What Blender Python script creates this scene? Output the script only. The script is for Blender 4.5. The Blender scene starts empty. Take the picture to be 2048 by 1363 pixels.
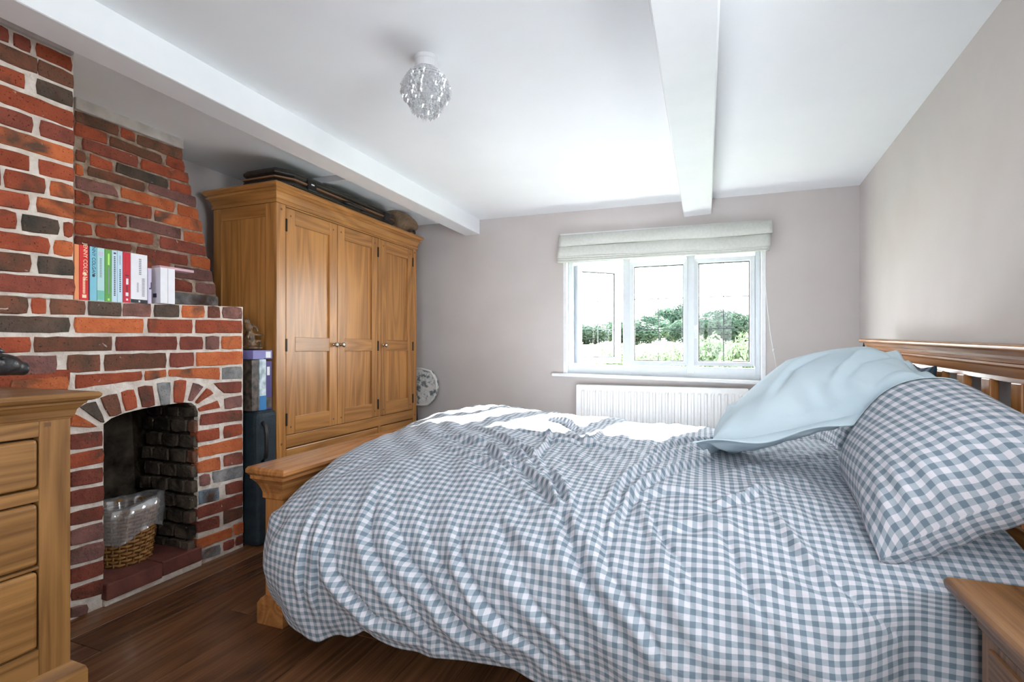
import bpy, bmesh, math, random
import numpy as np
from mathutils import Vector, Matrix

random.seed(7); np.random.seed(7)
SC = bpy.context.scene
COL = SC.collection

# ------------------------------------------------------------------ camera
CAM_H, FPX, HORIZON, YAW = 1.02, 1015.0, 697.0, math.atan2(388, 1015.0)
cam_data = bpy.data.cameras.new('camera'); cam = bpy.data.objects.new('camera', cam_data)
COL.objects.link(cam)
cam.location = (0, 0, CAM_H); cam.rotation_euler = (math.pi / 2, 0, YAW)
cam_data.sensor_width = 36; cam_data.lens = 36 * FPX / 2048
cam_data.shift_y = (HORIZON - 681.5) / 2048
cam_data.clip_start = 0.02; cam_data.clip_end = 400
SC.camera = cam

# ------------------------------------------------------------------ sky, sun, exposure
world = bpy.data.worlds.new('sky'); SC.world = world; world.use_nodes = True
bg = world.node_tree.nodes['Background']
bg.inputs['Color'].default_value = (0.90, 0.95, 1.0, 1); bg.inputs['Strength'].default_value = 7.0
sun_data = bpy.data.lights.new('sun', 'SUN'); sun = bpy.data.objects.new('sun', sun_data); COL.objects.link(sun)
sun_data.energy = 34; sun_data.angle = 0.012; sun_data.color = (1.0, 0.96, 0.90)
sun.rotation_euler = Vector((-0.25, -1.0, -0.54)).to_track_quat('-Z', 'Y').to_euler()
sun.location = (3, 14, 10)
SC.view_settings.view_transform = 'Standard'; SC.view_settings.look = 'None'
SC.view_settings.gamma = 1.0; SC.view_settings.use_curve_mapping = False
SC.view_settings.exposure = 1.50
SC.cycles.use_denoising = True
SC.cycles.sample_clamp_indirect = 12.0
SC.cycles.max_bounces = 10; SC.cycles.diffuse_bounces = 5
SC.cycles.transparent_max_bounces = 10

# ------------------------------------------------------------------ pixel rays -> points on known planes
_s, _c = math.sin(YAW), math.cos(YAW)
def ray(u, v):
    r = (u - 1024) / FPX
    return (-_s + _c * r, _c + _s * r, (HORIZON - v) / FPX)
def on_x(u, v, x0, k=0.0):                 # plane X = x0 + k*z
    a, b, g = ray(u, v); t = (x0 + k * CAM_H) / (a - k * g)
    return Vector((a * t, b * t, CAM_H + g * t))
def on_y(u, v, y):
    a, b, g = ray(u, v); t = y / b
    return Vector((a * t, y, CAM_H + g * t))
def on_z(u, v, z):
    a, b, g = ray(u, v); t = (z - CAM_H) / g
    return Vector((a * t, b * t, z))

# ------------------------------------------------------------------ materials
def nodes_of(name):
    m = bpy.data.materials.new(name); m.use_nodes = True
    nt = m.node_tree; return m, nt, nt.nodes['Principled BSDF']
def setp(b, rough=0.5, spec=0.5, metal=0.0):
    b.inputs['Roughness'].default_value = rough
    b.inputs['Specular IOR Level'].default_value = spec
    b.inputs['Metallic'].default_value = metal
def rgb(r, g, b):                           # sRGB 0..255 -> linear
    f = lambda c: (c / 12.92 if c <= 0.04045 else ((c + 0.055) / 1.055) ** 2.4)
    return (f(r / 255), f(g / 255), f(b / 255), 1)
def noise_mat(name, c1, c2, scale=8, rough=0.6, bump=0.0, bscale=40, spec=0.4, rand=0.0, detail=4, stretch=(1, 1, 1), metal=0.0, bdist=0.01, rolo=0.35, rohi=0.65):
    m, nt, b = nodes_of(name); N, L = nt.nodes, nt.links
    setp(b, rough, spec, metal)
    tc = N.new('ShaderNodeTexCoord'); mp = N.new('ShaderNodeMapping'); mp.inputs['Scale'].default_value = stretch
    oi = N.new('ShaderNodeObjectInfo'); ad = N.new('ShaderNodeVectorMath'); ad.operation = 'ADD'
    sc = N.new('ShaderNodeMath'); sc.operation = 'MULTIPLY'; sc.inputs[1].default_value = 37.0
    L.new(oi.outputs['Random'], sc.inputs[0])
    L.new(tc.outputs['Object'], mp.inputs['Vector']); L.new(mp.outputs[0], ad.inputs[0]); L.new(sc.outputs[0], ad.inputs[1])
    n = N.new('ShaderNodeTexNoise'); n.inputs['Scale'].default_value = scale; n.inputs['Detail'].default_value = detail
    L.new(ad.outputs[0], n.inputs['Vector'])
    cr = N.new('ShaderNodeValToRGB'); cr.color_ramp.elements[0].color = c1; cr.color_ramp.elements[1].color = c2
    cr.color_ramp.elements[0].position = rolo; cr.color_ramp.elements[1].position = rohi
    L.new(n.outputs['Fac'], cr.inputs['Fac'])
    last = cr.outputs['Color']
    if rand:
        hs = N.new('ShaderNodeHueSaturation')
        mr = N.new('ShaderNodeMapRange'); mr.inputs['To Min'].default_value = 1 - rand; mr.inputs['To Max'].default_value = 1 + rand
        L.new(oi.outputs['Random'], mr.inputs['Value']); L.new(mr.outputs[0], hs.inputs['Value']); L.new(last, hs.inputs['Color'])
        last = hs.outputs['Color']
    L.new(last, b.inputs['Base Color'])
    if bump:
        n2 = N.new('ShaderNodeTexNoise'); n2.inputs['Scale'].default_value = bscale; n2.inputs['Detail'].default_value = 5
        L.new(ad.outputs[0], n2.inputs['Vector'])
        bp = N.new('ShaderNodeBump'); bp.inputs['Strength'].default_value = bump; bp.inputs['Distance'].default_value = bdist
        L.new(n2.outputs['Fac'], bp.inputs['Height']); L.new(bp.outputs[0], b.inputs['Normal'])
    return m
def flat(name, c, rough=0.5, spec=0.5, metal=0.0):
    m, nt, b = nodes_of(name); setp(b, rough, spec, metal)
    N, L = nt.nodes, nt.links
    n = N.new('ShaderNodeTexNoise'); n.inputs['Scale'].default_value = 30
    tc = N.new('ShaderNodeTexCoord'); L.new(tc.outputs['Object'], n.inputs['Vector'])
    hs = N.new('ShaderNodeHueSaturation'); hs.inputs['Color'].default_value = c
    mr = N.new('ShaderNodeMapRange'); mr.inputs['To Min'].default_value = 0.94; mr.inputs['To Max'].default_value = 1.06
    L.new(n.outputs['Fac'], mr.inputs['Value']); L.new(mr.outputs[0], hs.inputs['Value'])
    L.new(hs.outputs['Color'], b.inputs['Base Color'])
    return m
def wood(name, light, dark, axis, ring=7.0, rough=0.38, spec=0.4, rand=0.10, ringmix=0.55):
    m, nt, b = nodes_of(name); N, L = nt.nodes, nt.links
    setp(b, rough, spec)
    tc = N.new('ShaderNodeTexCoord'); oi = N.new('ShaderNodeObjectInfo')
    sc = N.new('ShaderNodeMath'); sc.operation = 'MULTIPLY'; sc.inputs[1].default_value = 23.0
    L.new(oi.outputs['Random'], sc.inputs[0])
    ad = N.new('ShaderNodeVectorMath'); ad.operation = 'ADD'
    L.new(tc.outputs['Object'], ad.inputs[0]); L.new(sc.outputs[0], ad.inputs[1])
    st = [1.0, 1.0, 1.0]; st['xyz'.index(axis)] = 0.09
    mp = N.new('ShaderNodeMapping'); mp.inputs['Scale'].default_value = st; L.new(ad.outputs[0], mp.inputs['Vector'])
    # cathedral figure: distorted bands in a low frequency field
    n1 = N.new('ShaderNodeTexNoise'); n1.inputs['Scale'].default_value = ring; n1.inputs['Detail'].default_value = 1.5; n1.inputs['Distortion'].default_value = 0.4
    L.new(mp.outputs[0], n1.inputs['Vector'])
    mu = N.new('ShaderNodeMath'); mu.operation = 'MULTIPLY'; mu.inputs[1].default_value = 11.0; L.new(n1.outputs['Fac'], mu.inputs[0])
    fr = N.new('ShaderNodeMath'); fr.operation = 'FRACT'; L.new(mu.outputs[0], fr.inputs[0])
    pg = N.new('ShaderNodeMath'); pg.operation = 'PINGPONG'; pg.inputs[1].default_value = 0.5; L.new(fr.outputs[0], pg.inputs[0])
    # fine fibres
    st2 = [1.0, 1.0, 1.0]; st2['xyz'.index(axis)] = 0.03
    mp2 = N.new('ShaderNodeMapping'); mp2.inputs['Scale'].default_value = st2; L.new(ad.outputs[0], mp2.inputs['Vector'])
    n2 = N.new('ShaderNodeTexNoise'); n2.inputs['Scale'].default_value = 140; n2.inputs['Detail'].default_value = 3; L.new(mp2.outputs[0], n2.inputs['Vector'])
    n3 = N.new('ShaderNodeTexNoise'); n3.inputs['Scale'].default_value = 14; n3.inputs['Detail'].default_value = 3; L.new(mp2.outputs[0], n3.inputs['Vector'])
    a1 = N.new('ShaderNodeMath'); a1.operation = 'MULTIPLY_ADD'; a1.inputs[1].default_value = ringmix; L.new(pg.outputs[0], a1.inputs[0]); 
    h = N.new('ShaderNodeMath'); h.operation = 'MULTIPLY'; h.inputs[1].default_value = 0.42; L.new(n2.outputs['Fac'], h.inputs[0])
    L.new(h.outputs[0], a1.inputs[2])
    a2 = N.new('ShaderNodeMath'); a2.operation = 'MULTIPLY_ADD'; a2.inputs[1].default_value = 0.55; L.new(n3.outputs['Fac'], a2.inputs[0]); L.new(a1.outputs[0], a2.inputs[2])
    cr = N.new('ShaderNodeValToRGB'); e = cr.color_ramp.elements
    e[0].color = dark; e[1].color = light; e[0].position = 0.32; e[1].position = 0.80
    L.new(a2.outputs[0], cr.inputs['Fac'])
    hs = N.new('ShaderNodeHueSaturation'); mr = N.new('ShaderNodeMapRange')
    mr.inputs['To Min'].default_value = 1 - rand; mr.inputs['To Max'].default_value = 1 + rand
    L.new(oi.outputs['Random'], mr.inputs['Value']); L.new(mr.outputs[0], hs.inputs['Value']); L.new(cr.outputs['Color'], hs.inputs['Color'])
    L.new(hs.outputs['Color'], b.inputs['Base Color'])
    bp = N.new('ShaderNodeBump'); bp.inputs['Strength'].default_value = 0.12; bp.inputs['Distance'].default_value = 0.004
    L.new(a2.outputs[0], bp.inputs['Height']); L.new(bp.outputs[0], b.inputs['Normal'])
    return m
def gingham(name, period, light, mid, dark):
    m, nt, b = nodes_of(name); N, L = nt.nodes, nt.links; setp(b, 0.85, 0.15)
    b.inputs['Sheen Weight'].default_value = 0.08
    uv = N.new('ShaderNodeUVMap'); sp = N.new('ShaderNodeSeparateXYZ'); L.new(uv.outputs[0], sp.inputs[0])
    outs = []
    for k in 'XY':
        d = N.new('ShaderNodeMath'); d.operation = 'DIVIDE'; d.inputs[1].default_value = period; L.new(sp.outputs[k], d.inputs[0])
        f = N.new('ShaderNodeMath'); f.operation = 'FRACT'; L.new(d.outputs[0], f.inputs[0])
        l = N.new('ShaderNodeMath'); l.operation = 'LESS_THAN'; l.inputs[1].default_value = 0.5; L.new(f.outputs[0], l.inputs[0])
        outs.append(l.outputs[0])
    s = N.new('ShaderNodeMath'); s.operation = 'ADD'; L.new(outs[0], s.inputs[0]); L.new(outs[1], s.inputs[1])
    h = N.new('ShaderNodeMath'); h.operation = 'MULTIPLY'; h.inputs[1].default_value = 0.5; L.new(s.outputs[0], h.inputs[0])
    cr = N.new('ShaderNodeValToRGB'); cr.color_ramp.interpolation = 'CONSTANT'; e = cr.color_ramp.elements
    e[0].color = light; e[0].position = 0; e[1].color = mid; e[1].position = 0.25; e2 = e.new(0.75); e2.color = dark
    L.new(h.outputs[0], cr.inputs['Fac'])
    n = N.new('ShaderNodeTexNoise'); n.inputs['Scale'].default_value = 900; n.inputs['Detail'].default_value = 2; L.new(uv.outputs[0], n.inputs['Vector'])
    hs = N.new('ShaderNodeHueSaturation'); mr = N.new('ShaderNodeMapRange'); mr.inputs['To Min'].default_value = 0.9; mr.inputs['To Max'].default_value = 1.1
    L.new(n.outputs['Fac'], mr.inputs['Value']); L.new(mr.outputs[0], hs.inputs['Value']); L.new(cr.outputs['Color'], hs.inputs['Color'])
    L.new(hs.outputs['Color'], b.inputs['Base Color'])
    n4 = N.new('ShaderNodeTexNoise'); n4.inputs['Scale'].default_value = 22; n4.inputs['Detail'].default_value = 4; n4.inputs['Distortion'].default_value = 1.2; L.new(uv.outputs[0], n4.inputs['Vector'])
    bp = N.new('ShaderNodeBump'); bp.inputs['Strength'].default_value = 0.25; bp.inputs['Distance'].default_value = 0.012
    L.new(n4.outputs['Fac'], bp.inputs['Height']); L.new(bp.outputs[0], b.inputs['Normal'])
    return m
def pane_mat(name):
    m = bpy.data.materials.new(name); m.use_nodes = True; nt = m.node_tree; N, L = nt.nodes, nt.links
    N.remove(N['Principled BSDF']); out = N['Material Output']
    t = N.new('ShaderNodeBsdfTransparent'); t.inputs[0].default_value = (0.97, 0.985, 0.98, 1)
    g = N.new('ShaderNodeBsdfGlossy'); g.inputs['Roughness'].default_value = 0.02
    fz = N.new('ShaderNodeFresnel'); fz.inputs['IOR'].default_value = 1.3
    ge = N.new('ShaderNodeNewGeometry'); iv = N.new('ShaderNodeMath'); iv.operation = 'SUBTRACT'; iv.inputs[0].default_value = 1.0; L.new(ge.outputs['Backfacing'], iv.inputs[1])
    ml = N.new('ShaderNodeMath'); ml.operation = 'MULTIPLY'; L.new(fz.outputs[0], ml.inputs[0]); L.new(iv.outputs[0], ml.inputs[1])
    mx = N.new('ShaderNodeMixShader'); L.new(ml.outputs[0], mx.inputs[0]); L.new(t.outputs[0], mx.inputs[1]); L.new(g.outputs[0], mx.inputs[2])
    L.new(mx.outputs[0], out.inputs['Surface']); return m
def clear_mat(name, tint, mix, rough=0.08):
    m = bpy.data.materials.new(name); m.use_nodes = True; nt = m.node_tree; N, L = nt.nodes, nt.links
    N.remove(N['Principled BSDF']); out = N['Material Output']
    t = N.new('ShaderNodeBsdfTransparent'); t.inputs[0].default_value = tint
    g = N.new('ShaderNodeBsdfGlossy'); g.inputs['Roughness'].default_value = rough
    d = N.new('ShaderNodeBsdfDiffuse'); d.inputs['Color'].default_value = (0.8, 0.8, 0.82, 1)
    n = N.new('ShaderNodeTexNoise'); n.inputs['Scale'].default_value = 30
    m1 = N.new('ShaderNodeMixShader'); m1.inputs[0].default_value = 0.45; L.new(g.outputs[0], m1.inputs[1]); L.new(d.outputs[0], m1.inputs[2])
    mr = N.new('ShaderNodeMapRange'); mr.inputs['To Min'].default_value = mix - 0.2; mr.inputs['To Max'].default_value = mix + 0.2
    L.new(n.outputs['Fac'], mr.inputs['Value'])
    mx = N.new('ShaderNodeMixShader'); L.new(mr.outputs[0], mx.inputs[0]); L.new(t.outputs[0], mx.inputs[1]); L.new(m1.outputs[0], mx.inputs[2])
    L.new(mx.outputs[0], out.inputs['Surface']); return m

M = {}
M['wall'] = noise_mat('painted_taupe_plaster', (0.56, 0.515, 0.50, 1), (0.59, 0.545, 0.53, 1), 3, 0.85, 0.10, 9, 0.2, bdist=0.02)
M['ceil'] = noise_mat('painted_white_plaster', (0.81, 0.825, 0.85, 1), (0.84, 0.855, 0.88, 1), 2, 0.8, 0.12, 4, 0.2, bdist=0.03)
M['beam'] = noise_mat('white_gloss_beam_paint', (0.76, 0.775, 0.80, 1), (0.80, 0.81, 0.83, 1), 4, 0.35, 0.12, 7, 0.4, bdist=0.02)
M['board'] = wood('dark_stained_floorboard', (0.21, 0.090, 0.040, 1), (0.055, 0.025, 0.012, 1), 'y', 5.0, 0.27, 0.45, 0.25, 0.35)
M['gap'] = flat('floor_gap', (0.012, 0.008, 0.006, 1), 0.9)
OAKL, OAKD = (0.50, 0.228, 0.066, 1), (0.23, 0.09, 0.022, 1)
for a in 'xyz':
    M['oak_' + a] = wood('golden_oak_' + a, OAKL, OAKD, a, 6.0, 0.30, 0.5)
    M['chest_' + a] = wood('brown_oak_' + a, (0.38, 0.185, 0.060, 1), (0.135, 0.057, 0.017, 1), a, 6.0, 0.34, 0.45)
    M['bed_' + a] = wood('amber_oak_' + a, (0.47, 0.20, 0.065, 1), (0.23, 0.083, 0.024, 1), a, 5.0, 0.26, 0.5)
    M['night_' + a] = wood('nut_brown_oak_' + a, (0.33, 0.155, 0.058, 1), (0.10, 0.042, 0.015, 1), a, 7.0, 0.26, 0.55)
M['dowel'] = flat('oak_peg', (0.16, 0.07, 0.025, 1), 0.5)
M['iron'] = flat('dark_iron', (0.02, 0.016, 0.014, 1), 0.45, 0.5, 0.6)
M['chrome'] = flat('pewter_knob', (0.55, 0.53, 0.50, 1), 0.18, 0.5, 1.0)
M['upvc'] = flat('white_window_plastic', (0.66, 0.70, 0.74, 1), 0.30, 0.5)
M['sill'] = flat('white_sill_gloss', (0.80, 0.81, 0.83, 1), 0.25, 0.5)
M['lead'] = flat('lead_glazing_strip', (0.10, 0.11, 0.12, 1), 0.5, 0.4, 0.3)
M['gasket'] = flat('black_glazing_seal', (0.02, 0.022, 0.025, 1), 0.6)
M['pane'] = pane_mat('window_glass')
M['blind'] = noise_mat('grey_green_blind_linen', (0.60, 0.61, 0.57, 1), (0.65, 0.66, 0.62, 1), 60, 0.9, 0.15, 300, 0.1, bdist=0.002)
M['rad'] = flat('white_radiator_enamel', (0.80, 0.80, 0.80, 1), 0.3, 0.5)
M['mortar'] = noise_mat('lime_mortar', (0.60, 0.51, 0.44, 1), (0.80, 0.72, 0.65, 1), 22, 0.95, 0.7, 60, 0.1, bdist=0.012)
M['mortar2'] = noise_mat('weathered_mortar', (0.22, 0.14, 0.10, 1), (0.50, 0.40, 0.32, 1), 22, 0.95, 0.7, 60, 0.1, bdist=0.012)
M['render'] = noise_mat('grey_plaster_edge', (0.42, 0.37, 0.34, 1), (0.55, 0.50, 0.47, 1), 14, 0.9, 0.4, 40, 0.1)
def brickm(n, a, b, patch=(0.10, 0.055, 0.038, 1), amount=0.62):
    """fired clay: tone drift, darker burnt patches, grit, a few lime smears"""
    m, nt, p = nodes_of('brick_' + n); N, L = nt.nodes, nt.links; setp(p, 0.85, 0.2)
    tc = N.new('ShaderNodeTexCoord'); oi = N.new('ShaderNodeObjectInfo')
    sc = N.new('ShaderNodeMath'); sc.operation = 'MULTIPLY'; sc.inputs[1].default_value = 37.0; L.new(oi.outputs['Random'], sc.inputs[0])
    ad = N.new('ShaderNodeVectorMath'); ad.operation = 'ADD'; L.new(tc.outputs['Object'], ad.inputs[0]); L.new(sc.outputs[0], ad.inputs[1])
    def nz(scale, det=4, dist=0.0):
        q = N.new('ShaderNodeTexNoise'); q.inputs['Scale'].default_value = scale; q.inputs['Detail'].default_value = det; q.inputs['Distortion'].default_value = dist
        L.new(ad.outputs[0], q.inputs['Vector']); return q.outputs['Fac']
    def ramp(fac, p0, p1, c0=(0, 0, 0, 1), c1=(1, 1, 1, 1)):
        r = N.new('ShaderNodeValToRGB'); e = r.color_ramp.elements; e[0].position = p0; e[1].position = p1; e[0].color = c0; e[1].color = c1
        L.new(fac, r.inputs['Fac']); return r.outputs['Color']
    def mix(fac, c0, c1):
        x = N.new('ShaderNodeMix'); x.data_type = 'RGBA'; L.new(fac, x.inputs['Factor'])
        for sock, c in ((x.inputs[6], c0), (x.inputs[7], c1)):
            if isinstance(c, tuple): sock.default_value = c
            else: L.new(c, sock)
        return x.outputs[2]
    base = ramp(nz(16, 5), 0.30, 0.70, a, b)
    c = mix(ramp(nz(7.5, 3, 0.6), amount - 0.07, amount + 0.09), base, patch)
    c = mix(ramp(nz(160, 2), 0.62, 0.72), c, tuple(0.35*x for x in a[:3]) + (1,))
    c = mix(ramp(nz(38, 6, 1.0), 0.70, 0.76), c, (0.55, 0.47, 0.40, 1))
    hs = N.new('ShaderNodeHueSaturation'); mr = N.new('ShaderNodeMapRange'); mr.inputs['To Min'].default_value = 0.82; mr.inputs['To Max'].default_value = 1.2
    L.new(oi.outputs['Random'], mr.inputs['Value']); L.new(mr.outputs[0], hs.inputs['Value']); L.new(c, hs.inputs['Color']); L.new(hs.outputs['Color'], p.inputs['Base Color'])
    bp = N.new('ShaderNodeBump'); bp.inputs['Strength'].default_value = 0.9; bp.inputs['Distance'].default_value = 0.007
    L.new(nz(60, 6), bp.inputs['Height']); L.new(bp.outputs[0], p.inputs['Normal']); M['br_' + n] = m
brickm('o', (0.42, 0.098, 0.035, 1), (0.56, 0.16, 0.06, 1))
brickm('r', (0.27, 0.058, 0.030, 1), (0.40, 0.092, 0.042, 1))
brickm('d', (0.17, 0.048, 0.034, 1), (0.28, 0.075, 0.048, 1))
brickm('p', (0.17, 0.085, 0.075, 1), (0.29, 0.125, 0.105, 1))
brickm('b', (0.115, 0.066, 0.043, 1), (0.24, 0.085, 0.05, 1))
brickm('g', (0.065, 0.055, 0.045, 1), (0.15, 0.098, 0.072, 1))
brickm('s', (0.13, 0.135, 0.14, 1), (0.40, 0.38, 0.37, 1))
brickm('t', (0.12, 0.17, 0.22, 1), (0.30, 0.36, 0.41, 1))
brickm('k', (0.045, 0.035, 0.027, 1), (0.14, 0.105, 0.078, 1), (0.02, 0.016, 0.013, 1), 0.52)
M['soot'] = noise_mat('sooty_firebox_render', (0.014, 0.012, 0.010, 1), (0.09, 0.068, 0.05, 1), 9, 0.95, 0.9, 30, 0.1, bdist=0.02)
M['quarry'] = noise_mat('red_quarry_slab', (0.13, 0.045, 0.035, 1), (0.19, 0.062, 0.046, 1), 12, 0.7, 0.3, 60, 0.3)
GL, GM, GD = (0.65, 0.625, 0.67, 1), (0.37, 0.41, 0.465, 1), (0.175, 0.225, 0.275, 1)
M['gingham'] = gingham('blue_grey_gingham_cotton', 0.0245, GL, GM, GD)
M['gingham_p'] = gingham('blue_grey_gingham_pillowcase', 0.0280, GL, GM, GD)
M['pblue'] = noise_mat('pale_blue_cotton', (0.50, 0.60, 0.66, 1), (0.56, 0.655, 0.71, 1), 4, 0.85, 0.2, 14, 0.15, bdist=0.02)
M['navy'] = noise_mat('navy_velvet', (0.012, 0.028, 0.05, 1), (0.03, 0.06, 0.09, 1), 12, 0.6, 0.1, 40)
M['sheet'] = flat('white_mattress_ticking', (0.55, 0.55, 0.57, 1), 0.9, 0.1)
# ------------------------------------------------------------------ mesh helpers
class MB:
    def __init__(s): s.v = []; s.f = []
    def add(s, vs, fs):
        o = len(s.v); s.v += [tuple(p) for p in vs]; s.f += [tuple(i + o for i in f) for f in fs]; return s
    def box(s, lo, hi):
        x0, y0, z0 = lo; x1, y1, z1 = hi
        return s.add([(x0,y0,z0),(x1,y0,z0),(x1,y1,z0),(x0,y1,z0),(x0,y0,z1),(x1,y0,z1),(x1,y1,z1),(x0,y1,z1)],
                     [(0,3,2,1),(4,5,6,7),(0,1,5,4),(1,2,6,5),(2,3,7,6),(3,0,4,7)])
    def loft(s, rings, closed=True, caps=True):           # rings of equal length
        n = len(rings[0]); o = len(s.v)
        for r in rings: s.v += [tuple(p) for p in r]
        for i in range(len(rings) - 1):
            for j in range(n if closed else n - 1):
                k = (j + 1) % n
                s.f.append((o+i*n+j, o+i*n+k, o+(i+1)*n+k, o+(i+1)*n+j))
        if caps and closed:
            s.f.append(tuple(o + j for j in reversed(range(n)))); s.f.append(tuple(o + (len(rings)-1)*n + j for j in range(n)))
        return s
    def tube(s, path, r, n=8):
        path = [Vector(p) for p in path]; rings = []
        for i, p in enumerate(path):
            t = (path[min(i+1, len(path)-1)] - path[max(i-1, 0)]).normalized()
            a = t.cross(Vector((0, 0, 1)) if abs(t.z) < 0.9 else Vector((1, 0, 0))).normalized(); b = t.cross(a)
            rr = r[i] if isinstance(r, (list, tuple)) else r
            rings.append([p + a*(rr*math.cos(2*math.pi*k/n)) + b*(rr*math.sin(2*math.pi*k/n)) for k in range(n)])
        return s.loft(rings)
    def lathe(s, c, prof, n=24, axis='z'):                # prof: (radius, height)
        rings = []
        for r, h in prof:
            ring = []
            for k in range(n):
                a = 2*math.pi*k/n; x, y = r*math.cos(a), r*math.sin(a)
                ring.append((c[0]+x, c[1]+y, c[2]+h) if axis == 'z' else ((c[0]+h, c[1]+x, c[2]+y) if axis == 'x' else (c[0]+x, c[1]+h, c[2]+y)))
            rings.append(ring)
        return s.loft(rings)
    def prism(s, poly, off):                              # 3D polygon swept by a vector
        off = Vector(off); return s.loft([[Vector(p) for p in poly], [Vector(p) + off for p in poly]])
    def frame(s, x0, x1, y0, y1, loop):                   # moulding: loop = (outset, z) swept round a rectangle
        rings = [[(x0-o, y0-o, z), (x1+o, y0-o, z), (x1+o, y1+o, z), (x0-o, y1+o, z)] for o, z in loop]
        return s.loft(rings)
    def build(s, name, mat, parent=None, smooth=False, bevel=0, seg=2, mod=None, uv=None):
        org = origin(parent) if parent else Vector((0, 0, 0))
        me = bpy.data.meshes.new(name)
        me.from_pydata([(p[0]-org.x, p[1]-org.y, p[2]-org.z) for p in s.v], [], s.f)
        if uv is not None:
            l = me.uv_layers.new(name='UVMap'); idx = np.empty(len(me.loops), dtype=np.int32); me.loops.foreach_get('vertex_index', idx)
            l.data.foreach_set('uv', np.asarray(uv, dtype=np.float32)[idx].ravel())
        bm = bmesh.new(); bm.from_mesh(me); bmesh.ops.recalc_face_normals(bm, faces=bm.faces); bm.to_mesh(me); bm.free()
        if smooth: me.polygons.foreach_set('use_smooth', [True]*len(me.polygons))
        me.materials.append(M[mat] if isinstance(mat, str) else mat)
        o = bpy.data.objects.new(name, me); COL.objects.link(o)
        if parent: o.parent = parent
        if bevel:
            b = o.modifiers.new('Bevel', 'BEVEL'); b.width = bevel; b.segments = seg; b.limit_method = 'ANGLE'; b.angle_limit = 0.7
            b.harden_normals = False
        return o
def origin(o):
    v = Vector((0, 0, 0))
    while o is not None: v += Vector(o.location); o = o.parent
    return v
def tag(o, label, cat, group=None):
    o['label'] = label; o['category'] = cat
    if group: o['group'] = group
    return o
def thing(name, loc, label, cat, group=None):
    e = bpy.data.objects.new(name, None); COL.objects.link(e); e.location = loc; e.empty_display_size = 0.1
    return tag(e, label, cat, group)
def struct(o): o['kind'] = 'structure'; return o
def box(name, lo, hi, mat, parent=None, bevel=0, seg=2):
    return MB().box(lo, hi).build(name, mat, parent, bevel=bevel, seg=seg)

# ------------------------------------------------------------------ room shell
FAR, NEAR, LEFT = 3.80, -1.30, -2.75
def right_x(y): return 0.912 - 0.0466 * (3.815 - y)
def ceil_z(x): return 2.078 - 0.0077 * (x + 1.7)
# floor: boards are parts of it
floor = struct(box('floor', (LEFT - 0.25, NEAR - 0.25, -0.06), (1.2, FAR + 0.3, -0.004), 'gap'))
x = LEFT; k = 0
while x < 0.95:
    w = random.choice((0.155, 0.165, 0.175, 0.18)); y = NEAR - random.random() * 1.2
    while y < FAR:
        ln = random.uniform(2.2, 3.4); y0, y1 = max(y, NEAR), min(y + ln, FAR)
        if y1 - y0 > 0.05:
            MB().box((x + 0.0012, y0 + 0.001, -0.02), (x + w - 0.0012, y1 - 0.001, 0.0)).build('floorboard', 'board', floor, bevel=0.0015, seg=1)
        y += ln
    x += w; k += 1
# ceiling
bmv = []
c = MB(); nx, ny = 2, 2
c.prism([(LEFT - 0.2, NEAR - 0.2, ceil_z(LEFT - 0.2)), (1.2, NEAR - 0.2, ceil_z(1.2)), (1.2, FAR + 0.3, ceil_z(1.2)), (LEFT - 0.2, FAR + 0.3, ceil_z(LEFT - 0.2))], (0, 0, 0.15))
struct(c.build('ceiling', 'ceil'))
# beams
bl = MB().prism([(-1.872, NEAR, 1.958), (-1.735, NEAR, 1.958), (-1.735, NEAR, 2.10), (-1.872, NEAR, 2.10)], (0, FAR - NEAR, 0))
struct(bl.build('trim_1', 'beam', bevel=0.006))
br = MB().loft([[(-0.140, NEAR, 1.935), (0.035, NEAR, 1.935), (0.035, NEAR, 2.09), (-0.156, NEAR, 2.09)],
                [(-0.146, FAR, 1.952), (0.036, FAR, 1.958), (0.036, FAR, 2.09), (-0.160, FAR, 2.09)]])
struct(br.build('trim_2', 'beam', bevel=0.006))
struct(box('trim_3', (-2.45, 2.515, 2.045), (-1.87, 2.56, 2.10), 'beam', bevel=0.004))
# left wall and right wall
struct(box('wall_left', (LEFT - 0.2, NEAR - 0.2, 0), (LEFT, FAR + 0.3, 2.12), 'wall'))
RY0, RY1, RZ0, RZ1 = 0.35, 1.10, 1.00, 1.90          # unseen opening added in the right wall for fill light
wr = MB()
def rseg(a, b, z0, z1): wr.prism([(right_x(a), a, z0), (right_x(b), b, z0), (right_x(b) + 0.26, b, z0), (right_x(a) + 0.26, a, z0)], (0, 0, z1 - z0))
rseg(NEAR, RY0, 0, 2.12); rseg(RY1, FAR + 0.3, 0, 2.12); rseg(RY0, RY1, 0, RZ0); rseg(RY0, RY1, RZ1, 2.12)
struct(wr.build('wall_right', 'wall'))
def wall_with_hole(name, y0, y1, xa, xb, hx0, hx1, hz0l, hz0r, hz1, mat='wall'):
    m = MB()
    m.box((xa, y0, 0), (hx0, y1, 2.12)); m.box((hx1, y0, 0), (xb, y1, 2.12)); m.box((hx0, y0, hz1), (hx1, y1, 2.12))
    m.prism([(hx0, y0, 0), (hx1, y0, 0), (hx1, y0, hz0r), (hx0, y0, hz0l)], (0, y1 - y0, 0))
    return struct(m.build(name, mat))
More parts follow.
